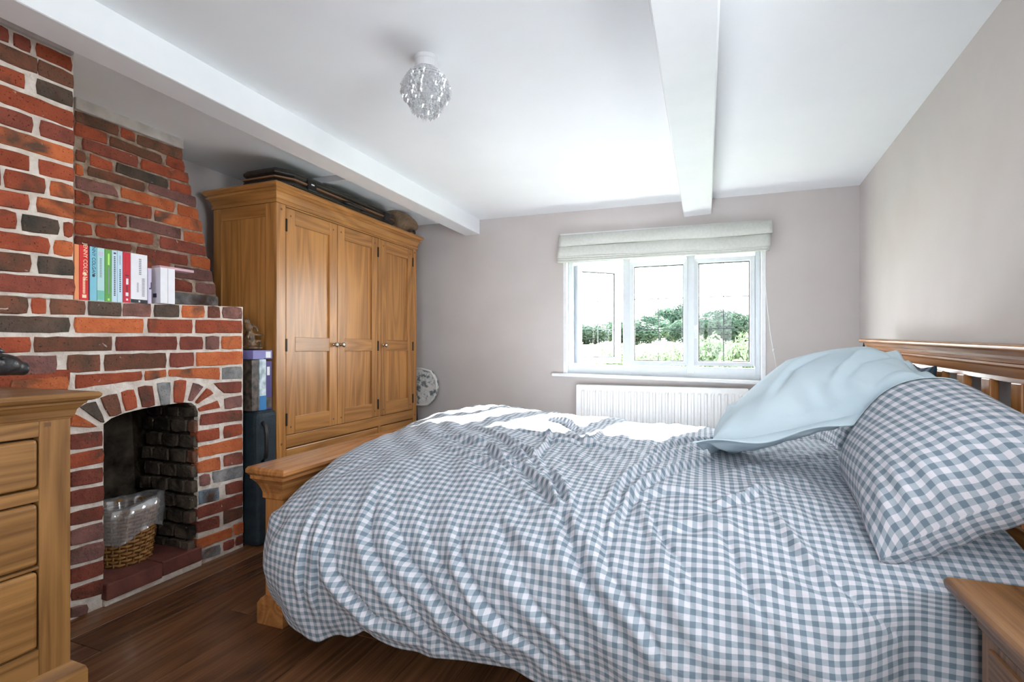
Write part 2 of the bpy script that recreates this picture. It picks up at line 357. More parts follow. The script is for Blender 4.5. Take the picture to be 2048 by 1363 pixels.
# window geometry on the far wall (read off the photograph on the glass plane)
WY = 3.885
HX0, HX1 = on_y(1127, 700, FAR).x, on_y(1531, 700, FAR).x
def sill_z(x): return 0.833 - 0.0191 * (x + 1.115)
HZT = 1.73
wall_with_hole('wall_far', FAR, FAR + 0.26, LEFT - 0.2, 1.25, HX0, HX1, sill_z(HX0) - 0.005, sill_z(HX1) - 0.005, HZT)
# wall behind the camera, with an unseen opening added for fill light
BX0, BX1, BZ0, BZ1 = -0.45, 0.45, 0.85, 1.95
wall_with_hole('wall_near', NEAR - 0.26, NEAR, LEFT - 0.2, 1.25, BX0, BX1, BZ0, BZ0, BZ1)

# ---- window_1 : white three-light casement
win = bpy.data.objects.new('window_1', None); COL.objects.link(win); struct(win); win.location = ((HX0 + HX1) / 2, WY, 0.80)
def P(u, v): return on_y(u, v, WY)
def bar(name, a, b, w0, w1, y0=WY - 0.035, y1=WY + 0.04, mat='upvc', parent=win, bev=0.004):
    pass
fx0, fx1 = P(1139, 640).x, P(1520, 640).x
fz0l, fz0r = P(1139, 740).z, P(1520, 751).z
def fz0(x): return fz0l + (fz0r - fz0l) * (x - fx0) / (fx1 - fx0)
ft = 1.735
def upright(name, x0, x1, zt, y0, y1, mat='upvc', parent=win, zb=None, bev=0.004):
    zb = zb or fz0
    return MB().prism([(x0, y0, zb(x0)), (x1, y0, zb(x1)), (x1, y0, zt), (x0, y0, zt)], (0, y1 - y0, 0)).build(name, mat, parent, bevel=bev)
def rail(name, x0, x1, za, zb, y0, y1, mat='upvc', parent=win, bev=0.004):      # za, zb: functions of x
    return MB().prism([(x0, y0, za(x0)), (x1, y0, za(x1)), (x1, y0, zb(x1)), (x0, y0, zb(x0))], (0, y1 - y0, 0)).build(name, mat, parent, bevel=bev)
y0, y1 = WY - 0.035, WY + 0.035
xm1a, xm1b = P(1249, 640).x, P(1262, 640).x
xm2a, xm2b = P(1373, 640).x, P(1390, 640).x
upright('jamb', fx0, fx0 + 0.035, ft, y0, y1); upright('jamb', fx1 - 0.035, fx1, ft, y0, y1)
upright('mullion', xm1a - 0.006, xm1b - 0.002, ft, y0, y1); upright('mullion', xm2a, xm2b, ft, y0, y1)
rail('frame_rail', fx0, fx1, lambda x: fz0(x) - 0.07, lambda x: fz0(x) + 0.05, y0 + 0.001, y1 - 0.001)
rail('frame_rail', fx0, fx1, lambda x: ft - 0.05, lambda x: ft, y0 + 0.001, y1 - 0.001)
def light(ua, ub, vta, vtb, vba, vbb):
    """a glazed light: bead frame, black seal, pane, lead strips"""
    xa, xb = P(ua, 600).x, P(ub, 600).x
    zt = lambda x: P(ua, vta).z + (P(ub, vtb).z - P(ua, vta).z) * (x - xa) / (xb - xa)
    zb = lambda x: P(ua, vba).z + (P(ub, vbb).z - P(ua, vba).z) * (x - xa) / (xb - xa)
    fr = MB(); w = 0.030
    outer = [(xa - w, zb(xa) - w), (xb + w, zb(xb) - w), (xb + w, zt(xb) + w), (xa - w, zt(xa) + w)]
    inner = [(xa, zb(xa)), (xb, zb(xb)), (xb, zt(xb)), (xa, zt(xa))]
    def ringy(p, y): return [(q[0], y, q[1]) for q in p]
    fr.loft([ringy(outer, WY + 0.02), ringy(outer, WY - 0.046), ringy(inner, WY - 0.034), ringy(inner, WY + 0.02), ringy(outer, WY + 0.02)], caps=False)
    f = fr.build('sash_frame', 'upvc', win, bevel=0.002)
    sl = MB(); e = 0.006
    inn2 = [(xa + e, zb(xa) + e), (xb - e, zb(xb) + e), (xb - e, zt(xb) - e), (xa + e, zt(xa) - e)]
    sl.loft([ringy(inner, WY + 0.004), ringy(inner, WY - 0.006), ringy(inn2, WY - 0.006), ringy(inn2, WY + 0.004), ringy(inner, WY + 0.004)], caps=False)
    sl.build('glazing_seal', 'gasket', win)
    MB().prism(ringy(inner, WY - 0.002), (0, 0.006, 0)).build('pane', 'pane', win)
    xm = (xa + xb) / 2
    MB().box((xm - 0.003, WY - 0.004, zb(xm)), (xm + 0.003, WY - 0.0015, zt(xm))).build('lead_strip', 'lead', win)
    for t in (0.333, 0.655):
        h = lambda x: zb(x) + (zt(x) - zb(x)) * t
        MB().prism([(xa, WY - 0.004, h(xa) - 0.003), (xb, WY - 0.004, h(xb) - 0.003), (xb, WY - 0.004, h(xb) + 0.003), (xa, WY - 0.004, h(xa) + 0.003)], (0, 0.0025, 0)).build('lead_strip', 'lead', win)
light(1268.5, 1367, 534, 528.8, 721, 722.3)
light(1396.8, 1499, 527, 521.6, 722.3, 723.6)
# handle on the right-hand light
hp = P(1392, 655)
hd = MB().box((hp.x - 0.012, WY - 0.062, hp.z - 0.075), (hp.x + 0.012, WY - 0.045, hp.z + 0.02)).build('window_handle', 'upvc', win, bevel=0.006)
MB().box((hp.x - 0.009, WY - 0.085, hp.z - 0.02), (hp.x + 0.009, WY - 0.06, hp.z + 0.012)).build('lever', 'upvc', hd, bevel=0.004)
# open casement, hinged at the left jamb and swung outwards
ang = math.radians(42); hx, hy = fx0 + 0.045, WY + 0.02
sw = (xm1a - fx0) - 0.03; sb, st = fz0(fx0) + 0.055, ft - 0.06
def sp(a, z, d=0.0): return (hx + a*math.cos(ang) - d*math.sin(ang), hy + a*math.sin(ang) + d*math.cos(ang), z)
sf = MB(); w = 0.045
def sring(i, d): 
    return [sp(i, sb + i, d), sp(sw - i, sb + i, d), sp(sw - i, st - i, d), sp(i, st - i, d)]
sf.loft([sring(0, 0.03), sring(0, -0.03), sring(w, -0.022), sring(w, 0.03), sring(0, 0.03)], caps=False)
sf.build('open_sash_frame', 'upvc', win, bevel=0.003)
sl = MB(); sl.loft([sring(w, 0.006), sring(w, -0.006), sring(w + 0.006, -0.006), sring(w + 0.006, 0.006), sring(w, 0.006)], caps=False); sl.build('glazing_seal', 'gasket', win)
MB().loft([sring(w, -0.002), sring(w, 0.004)]).build('pane', 'pane', win)
MB().loft([[sp(sw/2 - 0.003, sb + w, q), sp(sw/2 + 0.003, sb + w, q), sp(sw/2 + 0.003, st - w, q), sp(sw/2 - 0.003, st - w, q)] for q in (-0.004, -0.001)]).build('lead_strip', 'lead', win)
for t in (0.333, 0.655):
    zz = sb + w + (st - sb - 2*w) * t
    MB().loft([[sp(w, zz - 0.003, q), sp(sw - w, zz - 0.003, q), sp(sw - w, zz + 0.003, q), sp(w, zz + 0.003, q)] for q in (-0.004, -0.001)]).build('lead_strip', 'lead', win)
MB().tube([(hx + 0.03, WY - 0.02, sb - 0.012), sp(0.25, sb - 0.01)], 0.005, 6).build('stay', 'chrome', win)
# reveal lining and sill
for a, b in ((HX0 - 0.002, fx0), (fx1, HX1 + 0.002)):
    MB().prism([(a, FAR - 0.006, sill_z(a)), (b, FAR - 0.006, sill_z(b)), (b, FAR - 0.006, HZT), (a, FAR - 0.006, HZT)], (0, 0.13, 0)).build('reveal', 'sill', win, bevel=0.003)
MB().box((HX0, FAR - 0.004, HZT - 0.004), (HX1, WY + 0.05, HZT + 0.01)).build('reveal', 'sill', win)
sx0, sx1 = on_y(1103, 745, FAR - 0.055).x, on_y(1560, 760, FAR - 0.055).x
MB().prism([(sx0, FAR - 0.055, sill_z(sx0) - 0.024), (sx1, FAR - 0.055, sill_z(sx1) - 0.024), (sx1, FAR - 0.055, sill_z(sx1)), (sx0, FAR - 0.055, sill_z(sx0))], (0, 0.055, 0)).build('window_sill', 'sill', win, bevel=0.006)
MB().prism([(HX0, FAR - 0.01, sill_z(HX0) - 0.024), (HX1, FAR - 0.01, sill_z(HX1) - 0.024), (HX1, FAR - 0.01, sill_z(HX1)), (HX0, FAR - 0.01, sill_z(HX0))], (0, 0.2, 0)).build('window_sill', 'sill', win)
# ---- fill_window_2 : made up, out of view in the right wall, lets in fill light
xw = right_x((RY0 + RY1)/2) + 0.14
w2 = bpy.data.objects.new('fill_window_2', None); COL.objects.link(w2); struct(w2); w2.location = (xw, (RY0 + RY1)/2, RZ0)
for i in range(3):
    yy = RY0 + (RY1 - RY0 - 0.05) * i / 2
    MB().box((xw - 0.03, yy, RZ0), (xw + 0.03, yy + 0.05, RZ1)).build('mullion', 'upvc', w2, bevel=0.004)
    if i < 2: MB().box((xw - 0.003, yy + 0.04, RZ0 + 0.04), (xw + 0.003, RY0 + (RY1 - RY0 - 0.05) * (i+1) / 2 + 0.01, RZ1 - 0.04)).build('pane', 'pane', w2)
for zz in (RZ0, RZ1 - 0.05):
    MB().box((xw - 0.029, RY0, zz), (xw + 0.029, RY1, zz + 0.05)).build('frame_rail', 'upvc', w2, bevel=0.004)
MB().box((right_x(RY0) - 0.02, RY0, RZ0 - 0.03), (xw, RY1, RZ0)).build('window_sill', 'sill', w2, bevel=0.005)
# ---- fill_window_3 : invented window behind the camera, added to brighten the room
w3 = bpy.data.objects.new('fill_window_3', None); COL.objects.link(w3); struct(w3); w3.location = ((BX0 + BX1)/2, NEAR - 0.12, BZ0)
yb = NEAR - 0.13
for i in range(3):
    xx = BX0 + (BX1 - BX0 - 0.05) * i / 2
    MB().box((xx, yb - 0.03, BZ0), (xx + 0.05, yb + 0.03, BZ1)).build('mullion', 'upvc', w3, bevel=0.004)
    if i < 2: MB().box((xx + 0.04, yb - 0.003, BZ0 + 0.04), (BX0 + (BX1 - BX0 - 0.05) * (i+1) / 2 + 0.01, yb + 0.003, BZ1 - 0.04)).build('pane', 'pane', w3)
for zz in (BZ0, BZ1 - 0.05):
    MB().box((BX0, yb - 0.029, zz), (BX1, yb + 0.029, zz + 0.05)).build('frame_rail', 'upvc', w3, bevel=0.004)
MB().box((BX0 - 0.05, NEAR - 0.1, BZ0 - 0.03), (BX1 + 0.05, NEAR + 0.05, BZ0)).build('window_sill', 'sill', w3, bevel=0.005)
# sampling portals in the openings (they add no light of their own)
def portal(name, loc, sx, sy, direction):
    l = bpy.data.lights.new(name, 'AREA'); l.shape = 'RECTANGLE'; l.size = sx; l.size_y = sy; l.cycles.is_portal = True
    o = bpy.data.objects.new(name, l); COL.objects.link(o); o.location = loc
    o.rotation_euler = Vector(direction).to_track_quat('-Z', 'Y').to_euler()
portal('window_portal', ((HX0+HX1)/2, FAR + 0.27, (0.83 + HZT)/2), HX1 - HX0, HZT - 0.80, (0, -1, 0))
portal('near_fill_portal', ((BX0+BX1)/2, NEAR - 0.27, (BZ0 + BZ1)/2), BX1 - BX0, BZ1 - BZ0, (0, 1, 0))
portal('side_fill_portal', (right_x(0.5) + 0.30, (RY0+RY1)/2, (RZ0 + RZ1)/2), RZ1 - RZ0, RY1 - RY0, (-1, 0, 0))

# ------------------------------------------------------------------ chimney breast: every brick traced onto the wall plane
FX, FK = -2.225, 0.065          # lower breast and stack face leans a little into the room
RX = -2.50                      # set-back upper face above the ledge
def front(u, v): return on_x(u, v, FX, FK)
def recess(u, v): return on_x(u, v, RX)
def region(ox, oy, sc): return lambda x, y: (ox + x / sc, oy + y / sc)
R1, R2 = region(0, 40, 4.543), region(0, 320, 4.543)
R3, R4 = region(140, 190, 5.926), region(140, 400, 5.926)
R6, R7, R8 = region(240, 590, 5.242), region(130, 820, 3.17), region(300, 820, 3.17)
PX = lambda x, y: (x, y)
bricks = []                     # (plane, four pixel corners TL TR BR BL, tone)
def course(reg, plane, xl, xr, tl, tr, bl_, br_, items):
    for a, b, tone in items:
        f = lambda q, l, r: l + (r - l) * (q - xl) / (xr - xl)
        bricks.append((plane, [reg(a, f(a, tl, tr)), reg(b, f(b, tl, tr)), reg(b, f(b, bl_, br_)), reg(a, f(a, bl_, br_))], tone))
def one(reg, plane, pts, tone): bricks.append((plane, [reg(*p) for p in pts], tone))
# stack above the ledge
course(R1, front, 0, 665, 40, 350, 172, 470, [(-60, 90, 'd'), (125, 295, 'd'), (335, 662, 'r')])
course(R1, front, 0, 675, 195, 500, 350, 630, [(-60, 350, 'b'), (352, 675, 'b')])
course(R1, front, 0, 668, 400, 650, 540, 795, [(-80, 235, 'r'), (335, 668, 'g')])
course(R1, front, 0, 678, 580, 845, 735, 985, [(-60, 678, 'r')])
course(R1, front, 0, 680, 785, 1005, 930, 1145, [(-60, 305, 'd'), (370, 682, 'd')])
course(R1, front, 0, 685, 960, 1180, 1110, 1310, [(-60, 685, 'o')])
course(R2, front, 0, 685, -112, 70, 40, 200, [(-70, 280, 'r'), (352, 685, 'r')])
course(R2, front, 0, 680, 60, 235, 235, 365, [(-80, 10, 'd'), (42, 420, 'r'), (460, 682, 'o')])
course(R2, front, 0, 680, 262, 400, 410, 535, [(-70, 268, 'r'), (335, 682, 'o')])
course(R2, front, 0, 675, 440, 575, 610, 705, [(-60, 155, 'r'), (195, 548, 'g'), (585, 672, 'r')])
course(R2, front, 0, 672, 640, 745, 800, 880, [(-60, 460, 'r'), (495, 672, 'o')])
course(R2, front, 0, 680, 830, 905, 1005, 1050, [(-60, 285, 'b'), (345, 680, 'g')])
course(R2, front, 0, 685, 1030, 1080, 1190, 1225, [(-60, 685, 'd')])
# ledge course and below (photo pixels)
course(PX, front, 0, 240, 590.5, 605, 626, 632, [(-14, 57, 'b'), (64, 94.5, 'r'), (100, 172.6, 'b'), (176.5, 243.2, 'g')])
course(PX, front, 240, 486, 605, 614.8, 632, 637, [(246.7, 304.9, 'p'), (308.3, 360.2, 'g'), (365, 410.7, 'o'), (416.5, 441.3, 'd'), (446, 486, 'p')])
course(PX, front, 0, 486, 631.5, 641.5, 664, 666, [(-14, 142, 'g'), (150, 288, 'o'), (296, 386, 'r'), (392, 485.5, 'r')])
course(PX, front, 0, 485, 674.5, 672, 704.5, 697, [(-14, 64, 'r'), (69, 226, 'b'), (232, 355, 'd'), (361, 407, 'd'), (412, 440, 'p'), (444, 485, 'o')])
course(PX, front, 65, 486, 711.6, 702.5, 749, 727, [(20, 115, 'p'), (134.5, 203, 'b'), (210, 335.4, 'b'), (340, 388.8, 'd'), (393.6, 486, 'o')])
one(PX, front, [(19, 759), (138, 752), (138, 777), (19, 781)], 'o')
one(PX, front, [(151, 750), (286, 742.5), (286, 759), (151, 777)], 'r')
one(PX, front, [(290.5, 742.5), (333.5, 739), (333.5, 753), (290.5, 761)], 'o')
one(PX, front, [(338, 739), (442, 735), (442, 759), (338, 752)], 'o')
one(PX, front, [(445, 735), (486, 732), (486, 757), (445, 758.5)], 's')
one(PX, front, [(427, 766.5), (485, 762.6), (485, 784.6), (448, 786.5)], 'd')
one(PX, front, [(449, 797), (485, 789.4), (485, 813), (450, 818)], 'p')
one(PX, front, [(402, 828.5), (485, 819), (485.6, 840), (400, 850)], 'd')
one(PX, front, [(164, 793), (198, 787), (196, 791), (178, 799)], 'o')
# arch
for q, t in (([(143, 828), (158, 829.5), (198, 854), (138, 853)], 'o'), ([(160, 813), (193, 801.5), (213, 843), (204.6, 845)], 'g'),
             ([(201, 795), (236, 786.6), (246, 826), (219.5, 834.5)], 'b'), ([(242.6, 783), (270.6, 776.7), (277, 814.7), (252.5, 823)], 'r'),
             ([(277, 773), (307, 770), (312, 811), (285.5, 816)], 'd'), ([(315, 765), (343, 763.5), (341.6, 808), (321.8, 811)], 's'),
             ([(350, 760), (374.6, 759.6), (368, 806), (348, 806)], 'r'), ([(388, 763.5), (409, 772), (386, 802), (376, 801.5)], 'p'),
             ([(416, 775), (429, 785), (394.4, 808), (391, 802)], 'r'), ([(437, 800), (442, 816), (399, 823), (396, 816)], 'r')):
    one(PX, front, q, t)
# right pier
for q, t in (([(298, 135), (445, 110), (445, 180), (300, 205)], 'r'), ([(470, 104), (590, 85), (590, 155), (470, 180)], 'r'),
             ([(305, 235), (592, 170), (592, 250), (308, 300)], 'o'), ([(305, 330), (450, 295), (450, 375), (305, 400)], 'o'),
             ([(472, 287), (590, 262), (590, 338), (470, 357)], 'd'), ([(315, 415), (385, 400), (388, 470), (318, 487)], 'p'),
             ([(395, 395), (597, 348), (597, 420), (405, 463)], 's'), ([(310, 515), (443, 485), (443, 565), (310, 598)], 't'),
             ([(480, 470), (595, 440), (595, 515), (485, 540)], 'd'), ([(305, 620), (595, 525), (595, 597), (305, 690)], 'd'),
             ([(300, 707), (447, 665), (447, 740), (300, 778)], 'd'), ([(468, 640), (592, 612), (592, 680), (470, 725)], 'b'),
             ([(302, 820), (525, 740), (525, 800), (302, 883)], 'o'), ([(531, 725), (596, 705), (596, 775), (531, 796)], 'o'),
             ([(318, 897), (450, 850), (450, 912), (318, 950)], 's'), ([(470, 838), (535, 815), (535, 868), (470, 893)], 'd'), ([(545, 808), (597, 785), (597, 843), (545, 862)], 'd')):
    one(R8, front, q, t)
# left pier (runs on behind the chest of drawers)
for q, t in (([(30, 155), (245, 130), (245, 225), (28, 255)], 'd'), ([(25, 285), (248, 240), (248, 330), (25, 375)], 'r'),
             ([(35, 395), (248, 360), (248, 450), (35, 490)], 'd'), ([(28, 520), (252, 475), (252, 570), (28, 615)], 'd'),
             ([(30, 655), (250, 600), (250, 690), (30, 740)], 'd'), ([(30, 770), (248, 705), (248, 810), (30, 865)], 'p'),
             ([(30, 890), (255, 825), (255, 925), (30, 990)], 'p'), ([(35, 1010), (252, 950), (252, 1040), (35, 1105)], 'd'),
             ([(40, 1140), (255, 1065), (255, 1160), (40, 1215)], 'd'), ([(35, 1255), (150, 1225), (150, 1290), (35, 1318)], 'p')):
    one(R7, front, q, t)
# set-back face
for q, t in (([(60,185),(580,355),(580,480),(60,295)],'b'), ([(612,378),(775,455),(775,550),(612,492)],'r'), ([(800,470),(1338,655),(1338,768),(800,570)],'b'),
             ([(60,315),(450,460),(450,575),(60,465)],'r'), ([(475,485),(1095,725),(1095,815),(475,588)],'b'), ([(1152,715),(1352,790),(1362,908),(1145,825)],'r'),
             ([(150,510),(810,735),(810,855),(150,630)],'d'), ([(850,755),(1408,935),(1408,1043),(850,865)],'r'),
             ([(75,640),(195,690),(195,800),(75,770)],'b'), ([(245,690),(510,800),(510,905),(245,820)],'r'), ([(555,800),(1165,1005),(1165,1110),(545,900)],'g'), ([(1195,1010),(1440,1085),(1445,1190),(1190,1115)],'r'),
             ([(70,800),(150,840),(170,955),(70,935)],'o'), ([(215,845),(890,1045),(890,1140),(215,940)],'b'), ([(940,1050),(1500,1215),(1500,1330),(940,1130)],'p'),
             ([(70,960),(530,1085),(590,1205),(70,1090)],'p'), ([(605,1092),(1245,1265),(1245,1385),(605,1200)],'o'), ([(1285,1290),(1522,1360),(1534,1482),(1285,1408)],'o')):
    one(R3, recess, q, t)
for q, t in (([(60,-125),(240,-60),(240,65),(60,30)],'r'), ([(290,-48),(975,90),(975,218),(290,82)],'r'), ([(1010,112),(1568,257),(1574,373),(1010,235)],'o'),
             ([(60,68),(545,165),(545,285),(60,222)],'o'), ([(572,168),(675,192),(675,322),(572,298)],'d'), ([(710,198),(1320,342),(1320,458),(710,310)],'p'), ([(1350,362),(1592,407),(1602,518),(1355,473)],'o'),
             ([(60,245),(268,292),(278,418),(60,393)],'r'), ([(310,298),(990,407),(995,528),(310,420)],'r'), ([(1075,432),(1612,552),(1622,658),(1075,560)],'d'),
             ([(60,422),(735,532),(735,610),(60,510)],'d'), ([(797,552),(1405,662),(1405,775),(797,665)],'d'), ([(1440,652),(1668,707),(1664,823),(1440,775)],'o'),
             ([(60,540),(500,620),(500,720),(60,650)],'d'), ([(530,625),(1200,745),(1200,850),(530,730)],'d'), ([(1240,775),(1688,850),(1694,963),(1240,905)],'p'),
             ([(60,680),(700,790),(700,890),(60,790)],'r'), ([(730,800),(1200,910),(1200,1010),(730,905)],'d'), ([(1235,925),(1455,985),(1455,1085),(1235,1065)],'d'), ([(1490,985),(1728,997),(1734,1113),(1495,1090)],'p'),
             ([(60,820),(600,920),(600,1020),(60,920)],'d'), ([(630,930),(1190,1040),(1190,1080),(630,1030)],'b'), ([(1000,1065),(1765,1152),(1760,1238),(1000,1210)],'s'), ([(60,950),(970,1055),(970,1180),(60,1080)],'d')):
    one(R4, recess, q, t)

CEIL_AT = 2.085
chim = MB()
dn = Vector((-1, 0, 0))
FRONT_N = Vector((1, 0, -FK)).normalized()
back = 0.006                    # mortar sits this far behind the brick faces
def fy(y, z, d=0.0): return Vector((FX + FK * z - d, y, z))
yR = front(487.5, 850).y; yC = front(148.5, 350).y
ledge = [front(487.5, 613.5), front(240, 604), front(0, 589)]
arch_px = [(398, 1110), (398, 824), (394, 812), (385, 805), (370, 804.5), (342, 808), (312, 812), (285, 817.5), (250, 826), (225, 836), (209, 848), (209, 1194)]
arch = [front(*p) for p in arch_px]; arch[0].z = 0; arch[-1].z = 0; arch[0].x = arch[-1].x = FX
yL = 0.15
zl0 = 1.185
low = [fy(yL, 0), fy(yL, zl0)] + [fy(p.y, p.z) for p in reversed(ledge)] + [fy(front(487.5, 1095).y, 0)] + [fy(p.y, p.z) for p in arch]
chimney = struct(MB().prism([p - Vector((back, 0, 0)) for p in low], (-0.50, 0, 0)).build('wall_chimney', 'mortar'))
stk = [fy(yL, 1.19), fy(front(148.5, 600).y, 1.19), fy(yC, 1.643), fy(front(148.5, 95).y, CEIL_AT + .02), fy(yL, CEIL_AT + .02)]
MB().prism([p - Vector((back, 0, 0)) for p in stk], (-0.5, 0, 0)).build('stack_core', 'mortar', chimney)
redge = [(365, 300), (369, 345), (377, 350), (379, 367), (383.5, 372), (384, 391), (394, 396), (394, 414), (397.5, 420), (399.5, 442), (404.5, 446), (406, 464), (409.5, 470), (411, 488), (413.5, 494), (414.5, 512), (421.5, 521), (421, 540), (425.5, 545), (427, 563), (432, 569), (433, 589), (438, 596), (437.5, 615)]
rc = [recess(100, 180), recess(364, 286)] + [recess(*p) for p in redge] + [recess(100, 640)]
rc[0].z = CEIL_AT + 0.01; rc[1].z = CEIL_AT + 0.01; rc[-1].z = 1.18; rc[-2].z = 1.18; rc[0].y = rc[-1].y = yC - 0.25
MB().prism([p - Vector((back, 0, 0)) for p in rc], (-0.27, 0, 0)).build('set_back_core', 'mortar2', chimney)
# plaster collars under the ceiling
pc = [front(-60, 12), front(144, 95), front(145, 112), front(-60, 28)]
pc[0] = fy(pc[0].y - .6, CEIL_AT + .01); pc[1].z = CEIL_AT + .01; pc[3] = fy(yL, pc[3].z)
MB().prism([p + Vector((0.012, 0, 0)) for p in pc], (-0.1, 0, 0)).build('plaster_collar', 'render', chimney, bevel=0.004)
pc = [recess(148, 196), recess(364.5, 283), recess(365, 299), recess(148, 217)]
pc[0].z = pc[1].z = CEIL_AT + .01
MB().prism([p + Vector((0.012, 0, 0)) for p in pc], (-0.1, 0, 0)).build('plaster_collar', 'render', chimney, bevel=0.004)

def brick_mesh(pts, n, tone, parent, depth=0.045, name='brick', jit=0.0018, inset=0.0038, grow=0.0):
    """pts: TL TR BR BL in the wall plane; wobbly outline, rounded arris"""
    pts = [Vector(p) for p in pts]; ring = []
    if grow: pts = [p + Vector((0, 0, grow if i < 2 else -grow)) + Vector((0, -grow*.5 if i in (0, 3) else grow*.5, 0)) for i, p in enumerate(pts)]
    for i in range(4):
        a, b = pts[i], pts[(i+1) % 4]; L_ = (b - a).length; k = max(2, min(7, int(L_ / 0.030)))
        for j in range(k): 
            p = a.lerp(b, j / k)
            if j == 0: p = p + ((pts[(i+2) % 4] - p).normalized()) * 0.004
            ring.append(p + Vector((0, random.uniform(-jit, jit), random.uniform(-jit, jit))))
    cen = sum(ring, Vector()) / len(ring); proud = random.uniform(-0.002, 0.003)
    r0 = [p - n*depth for p in ring]; r1 = [p + n*(proud - 0.004) for p in ring]
    r2 = [p + (cen - p).normalized()*min(inset, (cen-p).length*0.4) + n*(proud + random.uniform(-0.0006, 0.0006)) for p in ring]
    m = MB(); m.loft([r0, r1, r2]); return m.build(name, 'br_' + tone, parent)
for plane, px, tone in bricks:
    n = FRONT_N if plane is front else Vector((1, 0, 0))
    brick_mesh([plane(*p) for p in px], n, tone, chimney, depth=0.045, grow=0.0010 if plane is front else 0.0030)
# the same courses run on out of sight to the left, behind the chest of drawers
zrow = 0.03
while zrow < 2.02:
    zt = zrow + 0.058; y = 0.92 if zrow > 0.9 else 1.16
    y -= random.uniform(0.0, 0.01)
    first = True
    while y > yL + 0.05:
        ln = random.choice((0.105, 0.215)); a = max(yL, y - ln)
        brick_mesh([fy(a, zt), fy(y, zt), fy(y, zrow), fy(a, zrow)], FRONT_N, random.choice('rrrddopb'), chimney)
        y = a - 0.013
    zrow += 0.0715
# firebox lining: sooty back, sides and crown, brick jamb on the right
aj = arch; fb = MB(); deep = 0.40
ins = 0.004
cx = sum((p.y for p in aj)) / len(aj); cz = 0.45
ring0 = [Vector((p.x - 0.03, p.y + (cx - p.y)*0.01, max(0, p.z - 0.004))) for p in aj]
ring1 = [Vector((FX - deep, p.y + (cx - p.y)*0.06, max(0, p.z - 0.02))) for p in aj]
fb.loft([ring0, ring1], caps=False); fb.f.append(tuple(range(len(aj), 2*len(aj))))
fb.build('firebox_lining', 'soot', chimney)
yj = arch[1].y
zrow = 0.07; odd = 0
while zrow < 0.74:
    xs = [FX - 0.005, FX - 0.115, FX - 0.225, FX - 0.335] if odd else [FX - 0.005, FX - 0.06, FX - 0.17, FX - 0.28, FX - 0.36]
    for a, b in zip(xs[:-1], xs[1:]):
        off = 0.012 + (FX - (a+b)/2) * 0.02
        lean = FK * zrow
        pts = [Vector((a + lean, yj - off, zrow + 0.058)), Vector((b + 0.008 + lean, yj - off, zrow + 0.058)), Vector((b + 0.008 + lean, yj - off, zrow)), Vector((a + lean, yj - off, zrow))]
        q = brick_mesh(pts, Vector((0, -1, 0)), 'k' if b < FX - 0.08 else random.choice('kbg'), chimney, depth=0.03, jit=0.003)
    zrow += 0.0705; odd ^= 1
# hearth slabs
ht = front(300, 1145).z
h1a, h1b = front(212, 1165), front(311, 1127); h2a, h2b = front(313, 1128), front(397, 1090)
HZ = (h1a.z + h2b.z) / 2
base = MB().box((FX - 0.39, arch[-1].y - 0.004, 0.0), (FX + 0.012, arch[0].y + 0.01, 0.03)).build('hearth_bed', 'mortar', chimney, bevel=0.006)
def mitre(name, mat):                       # grain turns the corner on mitred mouldings
    me = [o for o in bpy.data.objects if o.name.split('.')[0] == name][-1].data; me.materials.append(M[mat])
    for p in me.polygons:
        if abs(p.normal.y) > abs(p.normal.x) + 0.01: p.material_index = 1
